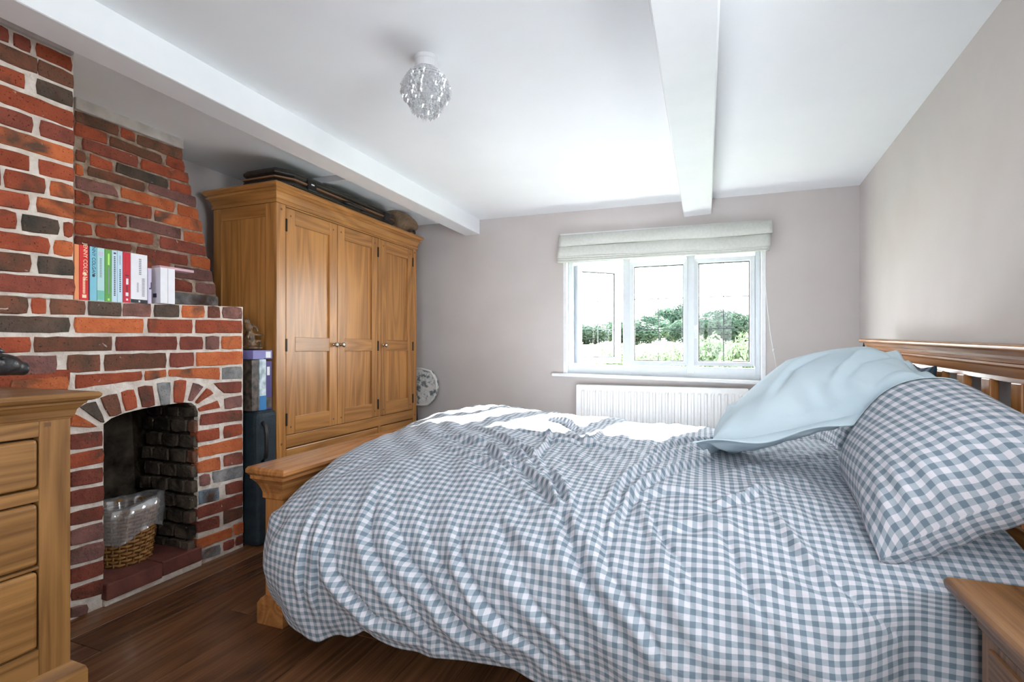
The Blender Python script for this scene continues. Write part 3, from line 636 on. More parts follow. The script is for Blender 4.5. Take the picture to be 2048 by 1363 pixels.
# ------------------------------------------------------------------ hearth slabs, bin
for k, (ya, yb_, x1) in enumerate(((1.292, 1.512, FX + 0.030), (1.518, 1.705, FX + 0.018))):
    s_ = MB().box((FX - 0.38, ya, 0.028), (x1, yb_, 0.094)).build('hearth_slab', 'quarry', bevel=0.006)
    tag(s_, ('worn red quarry hearth slab beside the left pier, standing further forward', 'red quarry hearth slab against the right pier of the fireplace')[k], 'hearth slab', 'fireplace hearth slabs')
def wicker_bin(c, h, r0, r1):
    t = thing('wicker_bin', c, 'round brown wicker waste bin with a clear liner in the fireplace', 'basket')
    M['wick'] = noise_mat('honey_wicker', (0.20, 0.085, 0.022, 1), (0.40, 0.19, 0.055, 1), 40, 0.5, 0.3, 120, 0.4, 0.15)
    n = 26; rows_ = 15
    wv = MB(); rad = lambda z: r0 + (r1 - r0) * z / h
    for i in range(rows_):                                       # woven strands go over and under the stakes
        z = (i + 0.5) * h / rows_; pts = []
        for k in range(n * 2):
            a = math.pi * k / n; d = 0.006 * (1 if (k // 2 + i) % 2 else -1) * (1 if k % 2 == 0 else 0)
            pts.append((a, rad(z) + d))
        hh = h / rows_ * 0.47
        rings = []
        for a, r in pts:
            rings.append([(c[0] + (r + dx)*math.cos(a), c[1] + (r + dx)*math.sin(a), c[2] + z + dz) for dx, dz in ((0.004, 0), (0, hh), (-0.004, 0), (0, -hh))])
        rings.append(rings[0]); wv.loft(rings, caps=False)
    wv.lathe((c[0], c[1], c[2] + 0.004), [(r0 - 0.006, 0), (r0 - 0.006, 0.008)], 24)
    wv.build('weave', 'wick', t, smooth=True)
    for k in range(n):
        a = 2 * math.pi * k / n
        if math.cos(a) < -0.35 and math.sin(a) > 0: continue
        MB().tube([(c[0] + rad(z)*math.cos(a), c[1] + rad(z)*math.sin(a), c[2] + z) for z in (0, h*0.5, h)], 0.0045, 5).build('stake', 'wick', t)
    rm = MB(); rm.tube([(c[0] + r1*math.cos(2*math.pi*k/24), c[1] + r1*math.sin(2*math.pi*k/24), c[2] + h) for k in range(25)], 0.009, 6); rm.build('rim', 'wick', t, smooth=True)
    # clear liner folded out over the rim
    M['liner'] = clear_mat('clear_plastic_liner', (0.95, 0.95, 0.96, 1), 0.45, 0.15)
    nn = 96; ln = MB(); rings = []
    for j, (dr, z) in enumerate(((-0.012, 0.02), (-0.014, h*0.6), (-0.012, h), (0.0, h + 0.018), (0.018, h + 0.012), (0.022, h - 0.03), (0.018, h - 0.075), (0.024, h - 0.105))):
        ring = []
        for k in range(nn):
            a = 2*math.pi*k/nn; wob = 0.006*math.sin(a*9 + j) + 0.005*math.sin(a*17 + 2*j) + random.uniform(-.002, .002)
            lift = 0.03*math.sin(a*3 + 0.8) * (j >= 6) + 0.03*max(0, math.cos(a - 0.9))*(3 <= j <= 4)
            ring.append((c[0] + (rad(min(z, h)) + dr + wob*(j > 1))*math.cos(a), c[1] + (rad(min(z, h)) + dr + wob*(j > 1))*math.sin(a), c[2] + z + lift))
        rings.append(ring)
    ln.loft(rings, caps=False); ln.build('bin_liner', 'liner', t, smooth=True)
wicker_bin((FX - 0.165, 1.478, 0.094), 0.235, 0.094, 0.120)

# ------------------------------------------------------------------ wardrobe
WX, WY0, WY1, WZ = -2.12, 2.054, 3.547, 1.914
ward = thing('wardrobe', (WX - 0.25, (WY0 + WY1)/2, 0), 'large golden oak triple wardrobe with panelled doors and drawers below', 'wardrobe')
cb0, cb1, cf, cbk = WY0 + 0.04, WY1 - 0.04, WX - 0.035, WX - 0.50          # carcass
ctop = WZ - 0.105
# side panels with frames
for ys, sgn in ((cb0, 1), (cb1, -1)):
    ya, yb_ = (ys, ys + 0.02) if sgn > 0 else (ys - 0.02, ys)
    MB().box((cbk, ya + 0.006 * (sgn > 0), 0.08), (cf - 0.02, yb_ - 0.006 * (sgn < 0), ctop)).build('side_panel', 'oak_z', ward)
    for xa, xb_ in ((cbk, cbk + 0.06), (cf - 0.075, cf - 0.005)):
        MB().box((xa, ya - 0.001, 0.08), (xb_, yb_ + 0.001, ctop)).build('side_stile', 'oak_z', ward, bevel=0.002)
    for za, zb_ in ((ctop - 0.07, ctop), (0.08, 0.16)):
        MB().box((cbk + 0.06, ya, za), (cf - 0.075, yb_, zb_)).build('side_rail', 'oak_x', ward, bevel=0.002)
MB().box((cbk, cb0 + 0.02, 0.08), (cbk + 0.012, cb1 - 0.02, ctop)).build('back_panel', 'oak_z', ward)
MB().box((cbk, cb0 + 0.01, 0.08), (cf - 0.02, cb1 - 0.01, 0.10)).build('bottom_board', 'oak_y', ward)
def wy(u): return on_x(u, 690, WX - 0.03).y
yd1, yd2, yd3, yd4 = wy(573.5), wy(676.5), wy(758), wy(827)
zdt, zdb = 1.80, 0.545
post0, post1 = (cb0, yd1), (wy(831.5) - 0.002, cb1)
MB().box((cf - 0.025, cb0, 0.0), (cf, yd1 - 0.0015, ctop)).build('front_stile', 'oak_z', ward, bevel=0.002)
MB().box((cf - 0.025, yd4 + 0.0015, 0.0), (cf, cb1, ctop)).build('front_stile', 'oak_z', ward, bevel=0.002)
MB().box((cf - 0.025, yd3 - 0.0015, 0.42), (cf, yd3 + 0.028, zdt)).build('centre_stile', 'oak_z', ward, bevel=0.002)
MB().box((cf - 0.025, yd1, zdt), (cf, yd4, ctop)).build('top_rail', 'oak_y', ward, bevel=0.002)
MB().box((cf - 0.025, yd1, 0.475), (cf + 0.001, yd4, zdb - 0.003)).build('mid_rail', 'oak_y', ward, bevel=0.002)
MB().box((cf - 0.025, yd1, 0.0), (cf, yd4, 0.13)).build('plinth_rail', 'oak_y', ward, bevel=0.002)
def door(ya, yb_, hinge_left, knob_y):
    e = bpy.data.objects.new('door', None)
    st = 0.068; zs = [zdb, zdb + 0.095, 1.005, 1.085, zdt - 0.085, zdt - 0.003]
    d = MB().box((cf - 0.022, ya, zs[0]), (cf - 0.002, ya + st, zs[5])).build('door', 'oak_z', ward, bevel=0.003)
    MB().box((cf - 0.022, yb_ - st, zs[0]), (cf - 0.002, yb_, zs[5])).build('door_stile', 'oak_z', d, bevel=0.003)
    for za, zb_ in ((zs[0], zs[1]), (zs[2], zs[3]), (zs[4], zs[5])):
        MB().box((cf - 0.0215, ya + st, za), (cf - 0.0025, yb_ - st, zb_)).build('door_rail', 'oak_y', d, bevel=0.002)
    for za, zb_ in ((zs[1], zs[2]), (zs[3], zs[4])):
        MB().box((cf - 0.020, ya + st - 0.005, za - 0.005), (cf - 0.0135, yb_ - st + 0.005, zb_ + 0.005)).build('door_panel', 'oak_z', d)
    yh = ya if hinge_left else yb_
    for z in (0.63, 1.04, 1.70):
        MB().box((cf - 0.010, yh - 0.006, z - 0.035), (cf + 0.004, yh + 0.006, z + 0.035)).build('hinge', 'iron', d, bevel=0.002)
    MB().lathe((cf - 0.002, knob_y, 1.045), [(0.010, 0), (0.010, 0.004), (0.006, 0.006), (0.006, 0.016), (0.015, 0.020), (0.016, 0.027), (0.011, 0.032), (0.002, 0.033)], 16, 'x').build('knob', 'chrome', d, smooth=True)
    for yy in (ya + 0.034, yb_ - 0.034):
        for zz in (zs[0] + 0.04, zs[5] - 0.04):
            MB().lathe((cf - 0.003, yy, zz), [(0.006, 0), (0.006, 0.0018)], 8, 'x').build('peg', 'dowel', d)
door(yd1 + 0.002, yd2 - 0.0015, True, yd2 - 0.032)
door(yd2 + 0.0015, yd3 - 0.003, False, yd2 + 0.032)
door(yd3 + 0.031, yd4 - 0.001, False, yd3 + 0.062)
for ya, yb_ in ((yd1 + 0.003, yd3 - 0.003), (yd3 + 0.031, yd4 - 0.003)):
    for za, zb_ in ((0.14, 0.29), (0.305, 0.468)):
        if za < 0.2 or True:
            d = MB().box((cf - 0.03, ya, za), (cf - 0.003, yb_, zb_)).build('drawer', 'oak_y', ward, bevel=0.006)
            for ky in ([ (ya*3+yb_)/4, (ya+yb_*3)/4 ] if yb_ - ya > 0.6 else [(ya+yb_)/2]):
                MB().lathe((cf - 0.002, ky, (za+zb_)/2), [(0.010, 0), (0.006, 0.006), (0.006, 0.016), (0.015, 0.020), (0.016, 0.027), (0.010, 0.032), (0.002, 0.033)], 14, 'x').build('knob', 'chrome', d, smooth=True)
for yy in (cb0 + 0.035, cb1 - 0.03):
    for zz in (ctop - 0.03, 0.50): MB().lathe((cf - 0.001, yy, zz), [(0.007, 0), (0.007, 0.0018)], 8, 'x').build('peg', 'dowel', ward)
MB().frame(cbk, cf, cb0, cb1, [(a_, ctop + b_) for a_, b_ in ((0, 0), (0.007, 0.0), (0.007, 0.016), (0.003, 0.019), (0.007, 0.024), (0.010, 0.040), (0.020, 0.054), (0.028, 0.058), (0.028, 0.063), (0.022, 0.066), (0.022, 0.073), (0.033, 0.076), (0.040, 0.083), (0.040, 0.094), (0.034, 0.103), (0.030, 0.105))]).build('cornice', 'oak_y', ward); mitre('cornice', 'oak_x')

# ------------------------------------------------------------------ things on the wardrobe
M['case'] = noise_mat('dark_brown_case_shell', (0.014, 0.011, 0.009, 1), (0.026, 0.019, 0.015, 1), 30, 0.38, 0.2, 200, 0.5)
M['stripe'] = flat('tan_case_trim', (0.20, 0.105, 0.055, 1), 0.5)
M['black'] = flat('black_plastic', (0.012, 0.012, 0.013, 1), 0.4)
M['wht'] = flat('white_print', (0.75, 0.75, 0.75, 1), 0.6)
kc = thing('hard_case', (WX - 0.21, 2.65, WZ), 'long dark brown hard instrument case with tan stripe on the wardrobe', 'case')
def capsule(x0, x1, ya, yb_, ch, z0, z1, cz):
    pl = [(x0, ya + ch), (x0 + ch*0.6, ya), (x1 - ch*0.6, ya), (x1, ya + ch), (x1, yb_ - ch), (x1 - ch*0.6, yb_), (x0 + ch*0.6, yb_), (x0, yb_ - ch)]
    cx_, cy_ = (x0+x1)/2, (ya+yb_)/2
    sh = lambda d, z: [(x + (d if x < cx_ else -d), y + (d if y < cy_ else -d), z) for x, y in pl]
    return [sh(cz, z0), sh(0, z0 + cz), sh(0, z1 - cz), sh(cz, z1)]
CX0, CX1 = WX - 0.36, WX - 0.022
MB().loft(capsule(CX0, CX1, 2.12, 3.26, 0.09, WZ, WZ + 0.046, 0.016)).build('case_base', 'case', kc, bevel=0.004)
MB().loft(capsule(CX0, CX1, 2.12, 3.26, 0.09, WZ + 0.053, WZ + 0.105, 0.020)).build('case_lid', 'case', kc, bevel=0.004)
MB().loft(capsule(CX0 - 0.002, CX1 + 0.002, 2.118, 3.262, 0.09, WZ + 0.045, WZ + 0.054, 0.001)).build('trim_stripe', 'stripe', kc)
for yy in (2.34, 3.08):
    l = MB().box((CX1 - 0.004, yy - 0.034, WZ + 0.018), (CX1 + 0.010, yy + 0.034, WZ + 0.082)).build('latch', 'black', kc, bevel=0.005)
    if yy < 2.5: MB().box((CX1 + 0.0095, yy - 0.012, WZ + 0.052), (CX1 + 0.0108, yy + 0.012, WZ + 0.059)).build('maker_mark', 'wht', l)
MB().tube([(CX1, 2.62, WZ + 0.03), (CX1 + 0.028, 2.64, WZ + 0.028), (CX1 + 0.030, 2.70, WZ + 0.026), (CX1 + 0.028, 2.78, WZ + 0.028), (CX1, 2.80, WZ + 0.03)], 0.011, 8).build('carry_handle', 'black', kc, smooth=True)
M['hat'] = noise_mat('tan_straw', (0.22, 0.145, 0.088, 1), (0.30, 0.205, 0.13, 1), 60, 0.8, 0.2, 200, 0.2)
hm = MB(); hr = [(0.004, 0.0), (0.052, 0.002), (0.064, 0.012), (0.071, 0.05), (0.078, 0.078), (0.105, 0.086), (0.140, 0.100), (0.142, 0.103), (0.104, 0.091), (0.074, 0.083), (0.066, 0.05), (0.058, 0.016), (0.004, 0.008)]
hm.lathe((0, 0, 0), hr, 32)
R_ = Matrix.Rotation(math.radians(-24), 4, 'X') @ Matrix.Rotation(math.radians(6), 4, 'Y')
hm.v = [tuple(R_ @ Vector(p)) for p in hm.v]
zmin = min(p[2] for p in hm.v)
hp_ = (WX - 0.145, 3.395, WZ - zmin)
hm.v = [(p[0] + hp_[0], p[1] + hp_[1], p[2] + hp_[2]) for p in hm.v]
tag(hm.build('straw_hat', 'hat', smooth=True), 'tan straw hat lying upside down on top of the wardrobe', 'hat')
sm = MB(); spn = [(WX - 0.03 + 0.0, 3.46 + 0.018*math.cos(t)*(1 - t/14), WZ + 0.024 + 0.018*math.sin(t)*(1 - t/14)) for t in [k*0.4 for k in range(26)]]
sm.tube([(WX - 0.03, 3.41, WZ + 0.004), (WX - 0.03, 3.44, WZ + 0.006), (WX - 0.03, 3.478, WZ + 0.010)] + spn, 0.0032, 6)
tag(sm.build('metal_scroll', 'iron', smooth=True), 'small dark wrought metal scroll on the wardrobe beside the straw hat', 'ornament')

# ------------------------------------------------------------------ folded ironing board behind the wardrobe
M['ibcover'] = noise_mat('grey_white_patterned_cover', (0.20, 0.22, 0.23, 1), (0.72, 0.71, 0.69, 1), 26, 0.9, 0.6, 40, 0.1, 0, 3, bdist=0.02, rolo=0.40, rohi=0.52)
M['ibwhite'] = flat('white_cover_hem', (0.70, 0.69, 0.67, 1), 0.9)
ib = thing('ironing_board', (-2.30, 3.67, 0), 'folded ironing board with pale patterned cover stored beside the wardrobe', 'ironing board')
outl = [(-2.66, 0.86), (-2.20, 0.855), (-2.115, 0.835), (-2.065, 0.76), (-2.058, 0.70), (-2.085, 0.62), (-2.145, 0.56), (-2.20, 0.555), (-2.66, 0.555)]
MB().prism([(x, 3.655, z) for x, z in outl], (0, 0.05, 0)).build('padded_cover', 'ibcover', ib, bevel=0.012, seg=3)
MB().tube([(x, 3.657, z) for x, z in outl], 0.009, 6).build('cover_hem', 'ibwhite', ib, smooth=True)
for xx in (-2.55, -2.30):
    MB().tube([(xx, 3.71, 0.80), (xx + 0.02, 3.71, 0.4), (xx, 3.71, 0.0)], 0.011, 8).build('leg', 'iron', ib)

# ------------------------------------------------------------------ alcove between chimney breast and wardrobe
M['suit'] = noise_mat('dark_teal_case_fabric', (0.010, 0.019, 0.026, 1), (0.018, 0.032, 0.042, 1), 20, 0.6, 0.3, 150)
sc_ = thing('upright_case', (-2.26, 2.01, 0), 'tall dark teal case standing between the chimney and the wardrobe', 'case')
MB().box((-2.45, 1.955, 0.0), (-2.135, 2.088, 0.70)).build('case_shell', 'suit', sc_, bevel=0.03, seg=3)
MB().tube([(-2.137, 1.985, 0.44), (-2.115, 1.985, 0.46), (-2.108, 1.985, 0.50), (-2.108, 1.985, 0.58), (-2.115, 1.985, 0.62), (-2.137, 1.985, 0.64)], 0.010, 8).build('carry_handle', 'black', sc_, smooth=True)
MB().lathe((-2.138, 2.03, 0.32), [(0.006, 0), (0.006, 0.006), (0.002, 0.008)], 10, 'x').build('rivet', 'chrome', sc_)
M['purple'] = flat('purple_box_card', (0.045, 0.025, 0.16, 1), 0.5)
M['lilac'] = flat('lilac_box_card', (0.21, 0.19, 0.45, 1), 0.5)
M['skyprint'] = noise_mat('pale_sky_print', (0.30, 0.38, 0.42, 1), (0.70, 0.78, 0.82, 1), 30, 0.5)
M['cyanc'] = flat('bright_blue_card', (0.015, 0.17, 0.42, 1), 0.45)
M['darkprint'] = noise_mat('dark_picture_print', (0.02, 0.016, 0.014, 1), (0.12, 0.09, 0.07, 1), 30, 0.4)
AX = -2.165
BZ_ = 0.70
def pbox(name, label, x0, x1, y0, y1, z0, z1, mat, prints, grp='boxes in the alcove'):
    b_ = tag(MB().box((x0, y0, z0), (x1, y1, z1)).build(name, mat, bevel=0.002), label, 'box', grp)
    for nm, ya, yb_, za, zb_, mt in prints:
        MB().box((x1 - 0.001, ya, za), (x1 + 0.0012, yb_, zb_)).build(nm, mt, b_)
    return b_
pbox('game_box', 'box with dark picture side standing next to the chimney bricks', AX - 0.27, AX, 1.945, 1.988, BZ_, BZ_ + 0.262, 'darkprint', [])
pbox('puzzle_box', 'white and bright blue puzzle box standing between two darker boxes', AX - 0.27, AX + 0.004, 1.990, 2.032, BZ_, BZ_ + 0.265, 'skyprint', [('blue_band', 1.990, 2.032, BZ_, BZ_ + 0.075, 'cyanc')])
pbox('puzzle_box', 'deep purple puzzle box standing against the wardrobe side', AX - 0.27, AX - 0.002, 2.034, 2.076, BZ_, BZ_ + 0.255, 'purple', [('picture_patch', 2.038, 2.072, BZ_ + 0.01, BZ_ + 0.065, 'darkprint'), ('bar_code_label', 2.042, 2.060, BZ_ + 0.18, BZ_ + 0.225, 'wht')])
pbox('puzzle_box', 'lilac box lying flat on top of the standing boxes', AX - 0.27, AX + 0.002, 1.95, 2.074, BZ_ + 0.266, BZ_ + 0.312, 'lilac', [('bar_code_label', 2.030, 2.062, BZ_ + 0.272, BZ_ + 0.305, 'wht'), ('print_panel', 2.020, 2.074, BZ_ + 0.267, BZ_ + 0.271, 'purple')])
M['bronze'] = noise_mat('brown_carved_ornament', (0.045, 0.022, 0.010, 1), (0.26, 0.15, 0.07, 1), 45, 0.3, 0.6, 80, 0.6)
om = MB(); oz = BZ_ + 0.312; ox, oy = AX - 0.07, 2.005
def blob(m, c, r, n=10):
    rings = []
    for i in range(1, n):
        t = math.pi * i / n
        rings.append([(c[0] + r[0]*math.sin(t)*math.cos(2*math.pi*k/12), c[1] + r[1]*math.sin(t)*math.sin(2*math.pi*k/12), c[2] + r[2]*math.cos(t)) for k in range(12)])
    m.loft(rings)
blob(om, (ox, oy, oz + 0.012), (0.06, 0.052, 0.013)); blob(om, (ox, oy - 0.012, oz + 0.06), (0.03, 0.024, 0.05)); blob(om, (ox + 0.006, oy - 0.024, oz + 0.118), (0.022, 0.02, 0.024))
blob(om, (ox, oy - 0.03, oz + 0.15), (0.016, 0.018, 0.018))
for pth, r in (([(ox + .01, oy, oz + .085), (ox + .03, oy + .025, oz + .078), (ox + .025, oy + .05, oz + .085)], .007), ([(ox, oy - .02, oz + .1), (ox + .03, oy - .045, oz + .09), (ox + .03, oy - .05, oz + .06)], .007),
               ([(ox, oy + .01, oz + .05), (ox + .03, oy + .03, oz + .05), (ox + .02, oy + .035, oz + .012)], .009), ([(ox + .01, oy + .02, oz + .05), (ox + .025, oy + .0, oz + .03), (ox + .03, oy + .02, oz + .012)], .008),
               ([(ox, oy - .005, oz + .14), (ox + .02, oy + .012, oz + .12), (ox + .02, oy + .02, oz + .10)], .008)):
    om.tube(pth, r, 7)
tag(om.build('carved_figure', 'bronze', smooth=True), 'gnarled brown carved figure on the lilac box beside the chimney', 'ornament')
oo = bpy.data.objects['carved_figure']; rmm = oo.modifiers.new('Remesh', 'REMESH'); rmm.mode = 'VOXEL'; rmm.voxel_size = 0.004; rmm.use_smooth_shade = True

# ------------------------------------------------------------------ books on the ledge
def text_part(txt, size, mat, parent, loc, rot, name='title'):
    cu = bpy.data.curves.new(name, 'FONT'); cu.body = txt; cu.size = size; cu.align_x = 'CENTER'; cu.align_y = 'CENTER'; cu.extrude = 0.0004
    ob = bpy.data.objects.new(name, cu); COL.objects.link(ob)
    bpy.context.view_layer.update()
    me = bpy.data.meshes.new_from_object(ob.evaluated_get(bpy.context.evaluated_depsgraph_get()))
    bpy.data.objects.remove(ob)
    me.materials.clear(); me.materials.append(M[mat])
    o = bpy.data.objects.new(name, me); COL.objects.link(o); o.parent = parent
    o.location = Vector(loc) - origin(parent); o.rotation_euler = rot
    return o
def col(name, r, g, b, rough=0.35): M[name] = flat(name, rgb(r, g, b), rough); return name
BX = -2.150
paper = col('book_paper', 225, 215, 195, 0.9)
SPINE_ROT = (math.pi/2, math.pi/2, math.pi/2)        # reads downwards, facing the room
def book(ua, ub, vt, c_, label, decor=(), dp=0.125, name='book', x=BX, fz=None):
    ya, yb_ = on_x(ua, 560, x).y, on_x(ub, 560, x).y; zt = on_x((ua+ub)/2, vt, x).z
    zb_ = on_x((ua+ub)/2, 597 + (ua - 160) * 0.07, x).z
    zb_ = min(max(ledge_z((ya+yb_)/2), zb_ - 0.01), zb_ + .02)
    t = thing(name, (x - dp/2, (ya+yb_)/2, zb_), label, 'book', 'books on the chimney ledge')
    th = 0.0018
    cv = MB(); cv.box((x - 0.004, ya + 0.0004, zb_), (x, yb_ - 0.0004, zt)); cv.box((x - dp, ya + 0.0004, zb_), (x - 0.003, ya + th, zt)); cv.box((x - dp, yb_ - th, zb_), (x - 0.003, yb_ - 0.0004, zt))
    cov = cv.build('cover', c_, t, bevel=0.001, seg=1)
    MB().box((x - dp + 0.004, ya + th, zb_ + 0.002), (x - 0.004, yb_ - th, zt - 0.003)).build('pages', paper, t)
    yc = (ya+yb_)/2; hgt = zt - zb_
    for dd in decor:
        if dd[0] == 'text': text_part(dd[1], dd[2], dd[3], t, (x + 0.0003, yc + dd[5]*(yb_-ya), zb_ + hgt*dd[4]), SPINE_ROT)
        if dd[0] == 'band': MB().box((x - 0.0005, ya + 0.0006, zb_ + hgt*dd[1]), (x + 0.0006, yb_ - 0.0006, zb_ + hgt*dd[2])).build('spine_band', dd[3], t)
        if dd[0] == 'mark': MB().box((x - 0.0005, ya + (yb_-ya)*dd[1], zb_ + hgt*dd[3]), (x + 0.0007, ya + (yb_-ya)*dd[2], zb_ + hgt*dd[4])).build('spine_print', dd[5], t)
    return t
def ledge_z(y):
    pts = sorted([(p.y, p.z) for p in ledge]); 
    return float(np.interp(y, [p[0] for p in pts], [p[1] for p in pts]))
col('c_orange', 235, 150, 100); col('c_red', 214, 45, 45); col('c_blue', 130, 195, 215); col('c_teal', 185, 220, 222); col('c_green', 100, 165, 80); col('c_ice', 200, 222, 238); col('c_crim', 200, 40, 60); col('c_white', 236, 234, 240); col('c_gapshade', 25, 30, 70); col('c_ink', 55, 60, 75); col('c_cream', 250, 225, 190); col('c_mint', 120, 195, 175); col('c_lime', 190, 240, 120); col('c_lilac', 205, 195, 222); col('c_slate', 30, 40, 48); col('c_grey', 150, 152, 165)
def strokes(a, b, z0, z1, n, mt):
    return [('mark', a, b, z0 + (z1-z0)*i/n, z0 + (z1-z0)*(i+0.62)/n, mt) for i in range(n)]
book(148.6, 158.2, 488, 'c_orange', 'thin orange paperback squeezed against the brick stack')
book(158.6, 177.3, 490, 'c_red', 'bright red paperback with pale lettering next to the thin orange one', [('text', 'JENNY COLGAN', 0.0185, 'c_cream', 0.70, 0.12), ('mark', .35, .75, .46, .50, 'c_cream'), ('mark', .3, .75, .04, .10, 'c_cream')] + strokes(.36, .62, .12, .42, 14, 'c_cream'))
book(177.6, 179.4, 492, 'c_gapshade', 'very thin navy strip painted as the shaded gap between the red and the light blue books')  # no real book: dark colour painted in for the shaded gap
book(179.7, 194, 493, 'c_blue', 'light blue paperback with dark lettering', [('text', 'JENNY COLGAN', 0.0165, 'c_ink', 0.76, 0.02), ('mark', .35, .68, .44, .49, 'c_ink')])
book(194.4, 209.3, 496, 'c_teal', 'pale aqua paperback with a mint picture band at its foot', [('band', .02, .20, 'c_mint'), ('mark', .2, .8, .86, .93, 'c_lilac')] + strokes(.35, .6, .45, .82, 12, 'c_grey'))
book(209.7, 223.2, 498.5, 'c_green', 'green paperback with a lime title', [('mark', .42, .68, .70, .92, 'c_lime'), ('mark', .4, .7, .02, .06, 'c_lime'), ('mark', .45, .6, .15, .66, 'c_grey')])
book(223.5, 234.5, 500.5, 'c_ice', 'ice blue paperback with a long dark title beside the green one', [('mark', .35, .75, .93, .96, 'c_ink')] + strokes(.4, .66, .12, .90, 22, 'c_ink'))
book(234.8, 245.4, 502, 'c_ice', 'ice blue paperback with a broken dark title beside the crimson one', strokes(.4, .6, .74, .92, 8, 'c_grey') + strokes(.4, .62, .2, .66, 12, 'c_ink'))
book(245.8, 261.2, 504.5, 'c_crim', 'crimson paperback with white script on its spine', strokes(.35, .6, .64, .95, 10, 'c_red') + [('mark', .3, .75, .53, .55, 'c_ink'), ('mark', .4, .7, .36, .48, 'c_white'), ('mark', .35, .7, .13, .20, 'c_white'), ('mark', .4, .66, .04, .08, 'c_white')] + strokes(.4, .62, .22, .34, 5, 'c_ink'))
book(261.6, 295, 508, 'c_white', 'thick white hardback with a black foot band', [('band', 0.0, .07, 'c_slate'), ('mark', .45, .55, .015, .05, 'c_white')] + strokes(.48, .62, .58, .92, 9, 'c_grey') + strokes(.66, .82, .14, .52, 14, 'c_grey') + strokes(.36, .46, .22, .42, 8, 'c_grey'))
book(296, 303.5, 536, 'c_lilac', 'short lilac notebook with a dark squiggle beside the white carton', [('mark', .3, .9, .40, .44, 'c_ink'), ('mark', .7, .95, .44, .60, 'c_ink')])
# white carton and pink strip behind it
ya, yb_ = on_x(321, 560, -2.145).y, on_x(350, 560, -2.145).y
ya2 = on_x(305, 560, -2.145).y + 0.035
zb_ = ledge_z(yb_); zt = on_x(335, 536, -2.145).z
ct = MB().prism([(-2.145, ya, zb_), (-2.145, yb_, zb_), (-2.225, yb_ + 0.015, zb_), (-2.225, ya + 0.004, zb_)], (0, 0, zt - zb_))
cto = tag(ct.build('white_carton', 'c_white', bevel=0.0015), 'small plain white carton at the end of the row of books', 'box')
MB().box((-2.1455, (ya+yb_)/2 - 0.0006, zb_ + 0.002), (-2.1443, (ya+yb_)/2 + 0.0006, zt - 0.002)).build('fold_crease', 'c_grey', cto)
for z0, z1 in ((.18, .22), (.22, .3)): MB().box((-2.19, ya - 0.001, zb_ + .14*z0), (-2.17, ya + 0.004, zb_ + .14*z1)).build('printed_mark', 'c_ink', cto)
pk = on_x(377, 538, -2.20).y
tag(MB().box((-2.215, ya + 0.01, zt - 0.0005), (-2.165, pk, zt + 0.011)).build('greeting_card', col('c_pinkcard', 205, 165, 175), bevel=0.001), 'flat dusty pink packet lying on the white carton and sticking out past it', 'packet')
# ------------------------------------------------------------------ chest of drawers
KX, KY0, KY1, KZ = -1.715, -0.10, 0.915, 0.895
kb = KX - 0.385
chest = thing('chest_of_drawers', ((KX + kb)/2, (KY0+KY1)/2, 0), 'brown oak chest of drawers with moulded top beside the brick chimney', 'chest')
MB().box((kb, KY0 + 0.012, 0.06), (KX - 0.03, KY1 - 0.004, KZ - 0.07)).build('carcass', 'chest_z', chest)
yst = on_x(76, 1000, KX).y + 0.003
MB().box((KX - 0.03, yst, 0.10), (KX, KY1, KZ - 0.07)).build('front_stile', 'chest_z', chest, bevel=0.003)
MB().box((KX - 0.03, KY0, 0.10), (KX, KY0 + 0.09, KZ - 0.07)).build('front_stile', 'chest_z', chest, bevel=0.003)
zz = [0.775, 0.643, 0.600, 0.428, 0.406, 0.175]
zr = lambda u, v: on_x(u, v, KX - 0.003).z
d1t, d1b, d2t, d2b, d3t, d3b = zr(72, 875), zr(72, 977), zr(72, 1004), zr(73, 1132), zr(74, 1139), zr(75, 1298)
for za, zb_ in ((d1t, KZ - 0.07), (d2t, d1b), (d3t, d2b), (0.10, d3b)):
    if zb_ - za > 0.002: MB().box((KX - 0.03, KY0 + 0.09, za + 0.001), (KX - 0.001, yst, zb_ - 0.001)).build('rail', 'chest_y', chest, bevel=0.002)
g_ = 0.004
for za, zb_ in ((d1b, d1t), (d2b, d2t), (d3b, d3t)):
    ym = (KY0 + 0.09 + yst) / 2
    spans = ((KY0 + 0.09 + g_, ym - g_), (ym + g_, yst - g_)) if za == d1b else ((KY0 + 0.09 + g_, yst - g_),)
    MB().box((KX - 0.05, KY0 + 0.09, za), (KX - 0.028, yst, zb_)).build('drawer_recess', 'gap', chest)
    for a, b in spans:
        d = MB().box((KX - 0.03, a, za + g_), (KX + 0.004, b, zb_ - g_)).build('drawer', 'chest_y', chest, bevel=0.010, seg=3)
        for ky in ((a*3+b)/4, (a+b*3)/4) if b - a > 0.6 else ((a+b)/2,):
            if ky > 0.72: ky = 0.70
            MB().lathe((KX + 0.003, ky, (za+zb_)/2), [(0.010, 0), (0.006, 0.006), (0.006, 0.016), (0.015, 0.020), (0.016, 0.027), (0.010, 0.032), (0.002, 0.033)], 14, 'x').build('knob', 'chrome', d, smooth=True)
MB().box((KX + 0.0005, yst + 0.012, KZ - 0.092), (KX + 0.0015, yst + 0.026, KZ - 0.080)).build('tenon', 'dowel', chest)
zt_ = KZ - 0.07
MB().frame(kb, KX, KY0, KY1, [(0, zt_ - 0.006), (0.002, zt_), (0.006, zt_ + 0.002), (0.010, zt_ + 0.020), (0.022, zt_ + 0.036), (0.026, zt_ + 0.038), (0.028, zt_ + 0.046)]).build('cove_moulding', 'chest_y', chest); mitre('cove_moulding', 'chest_x')
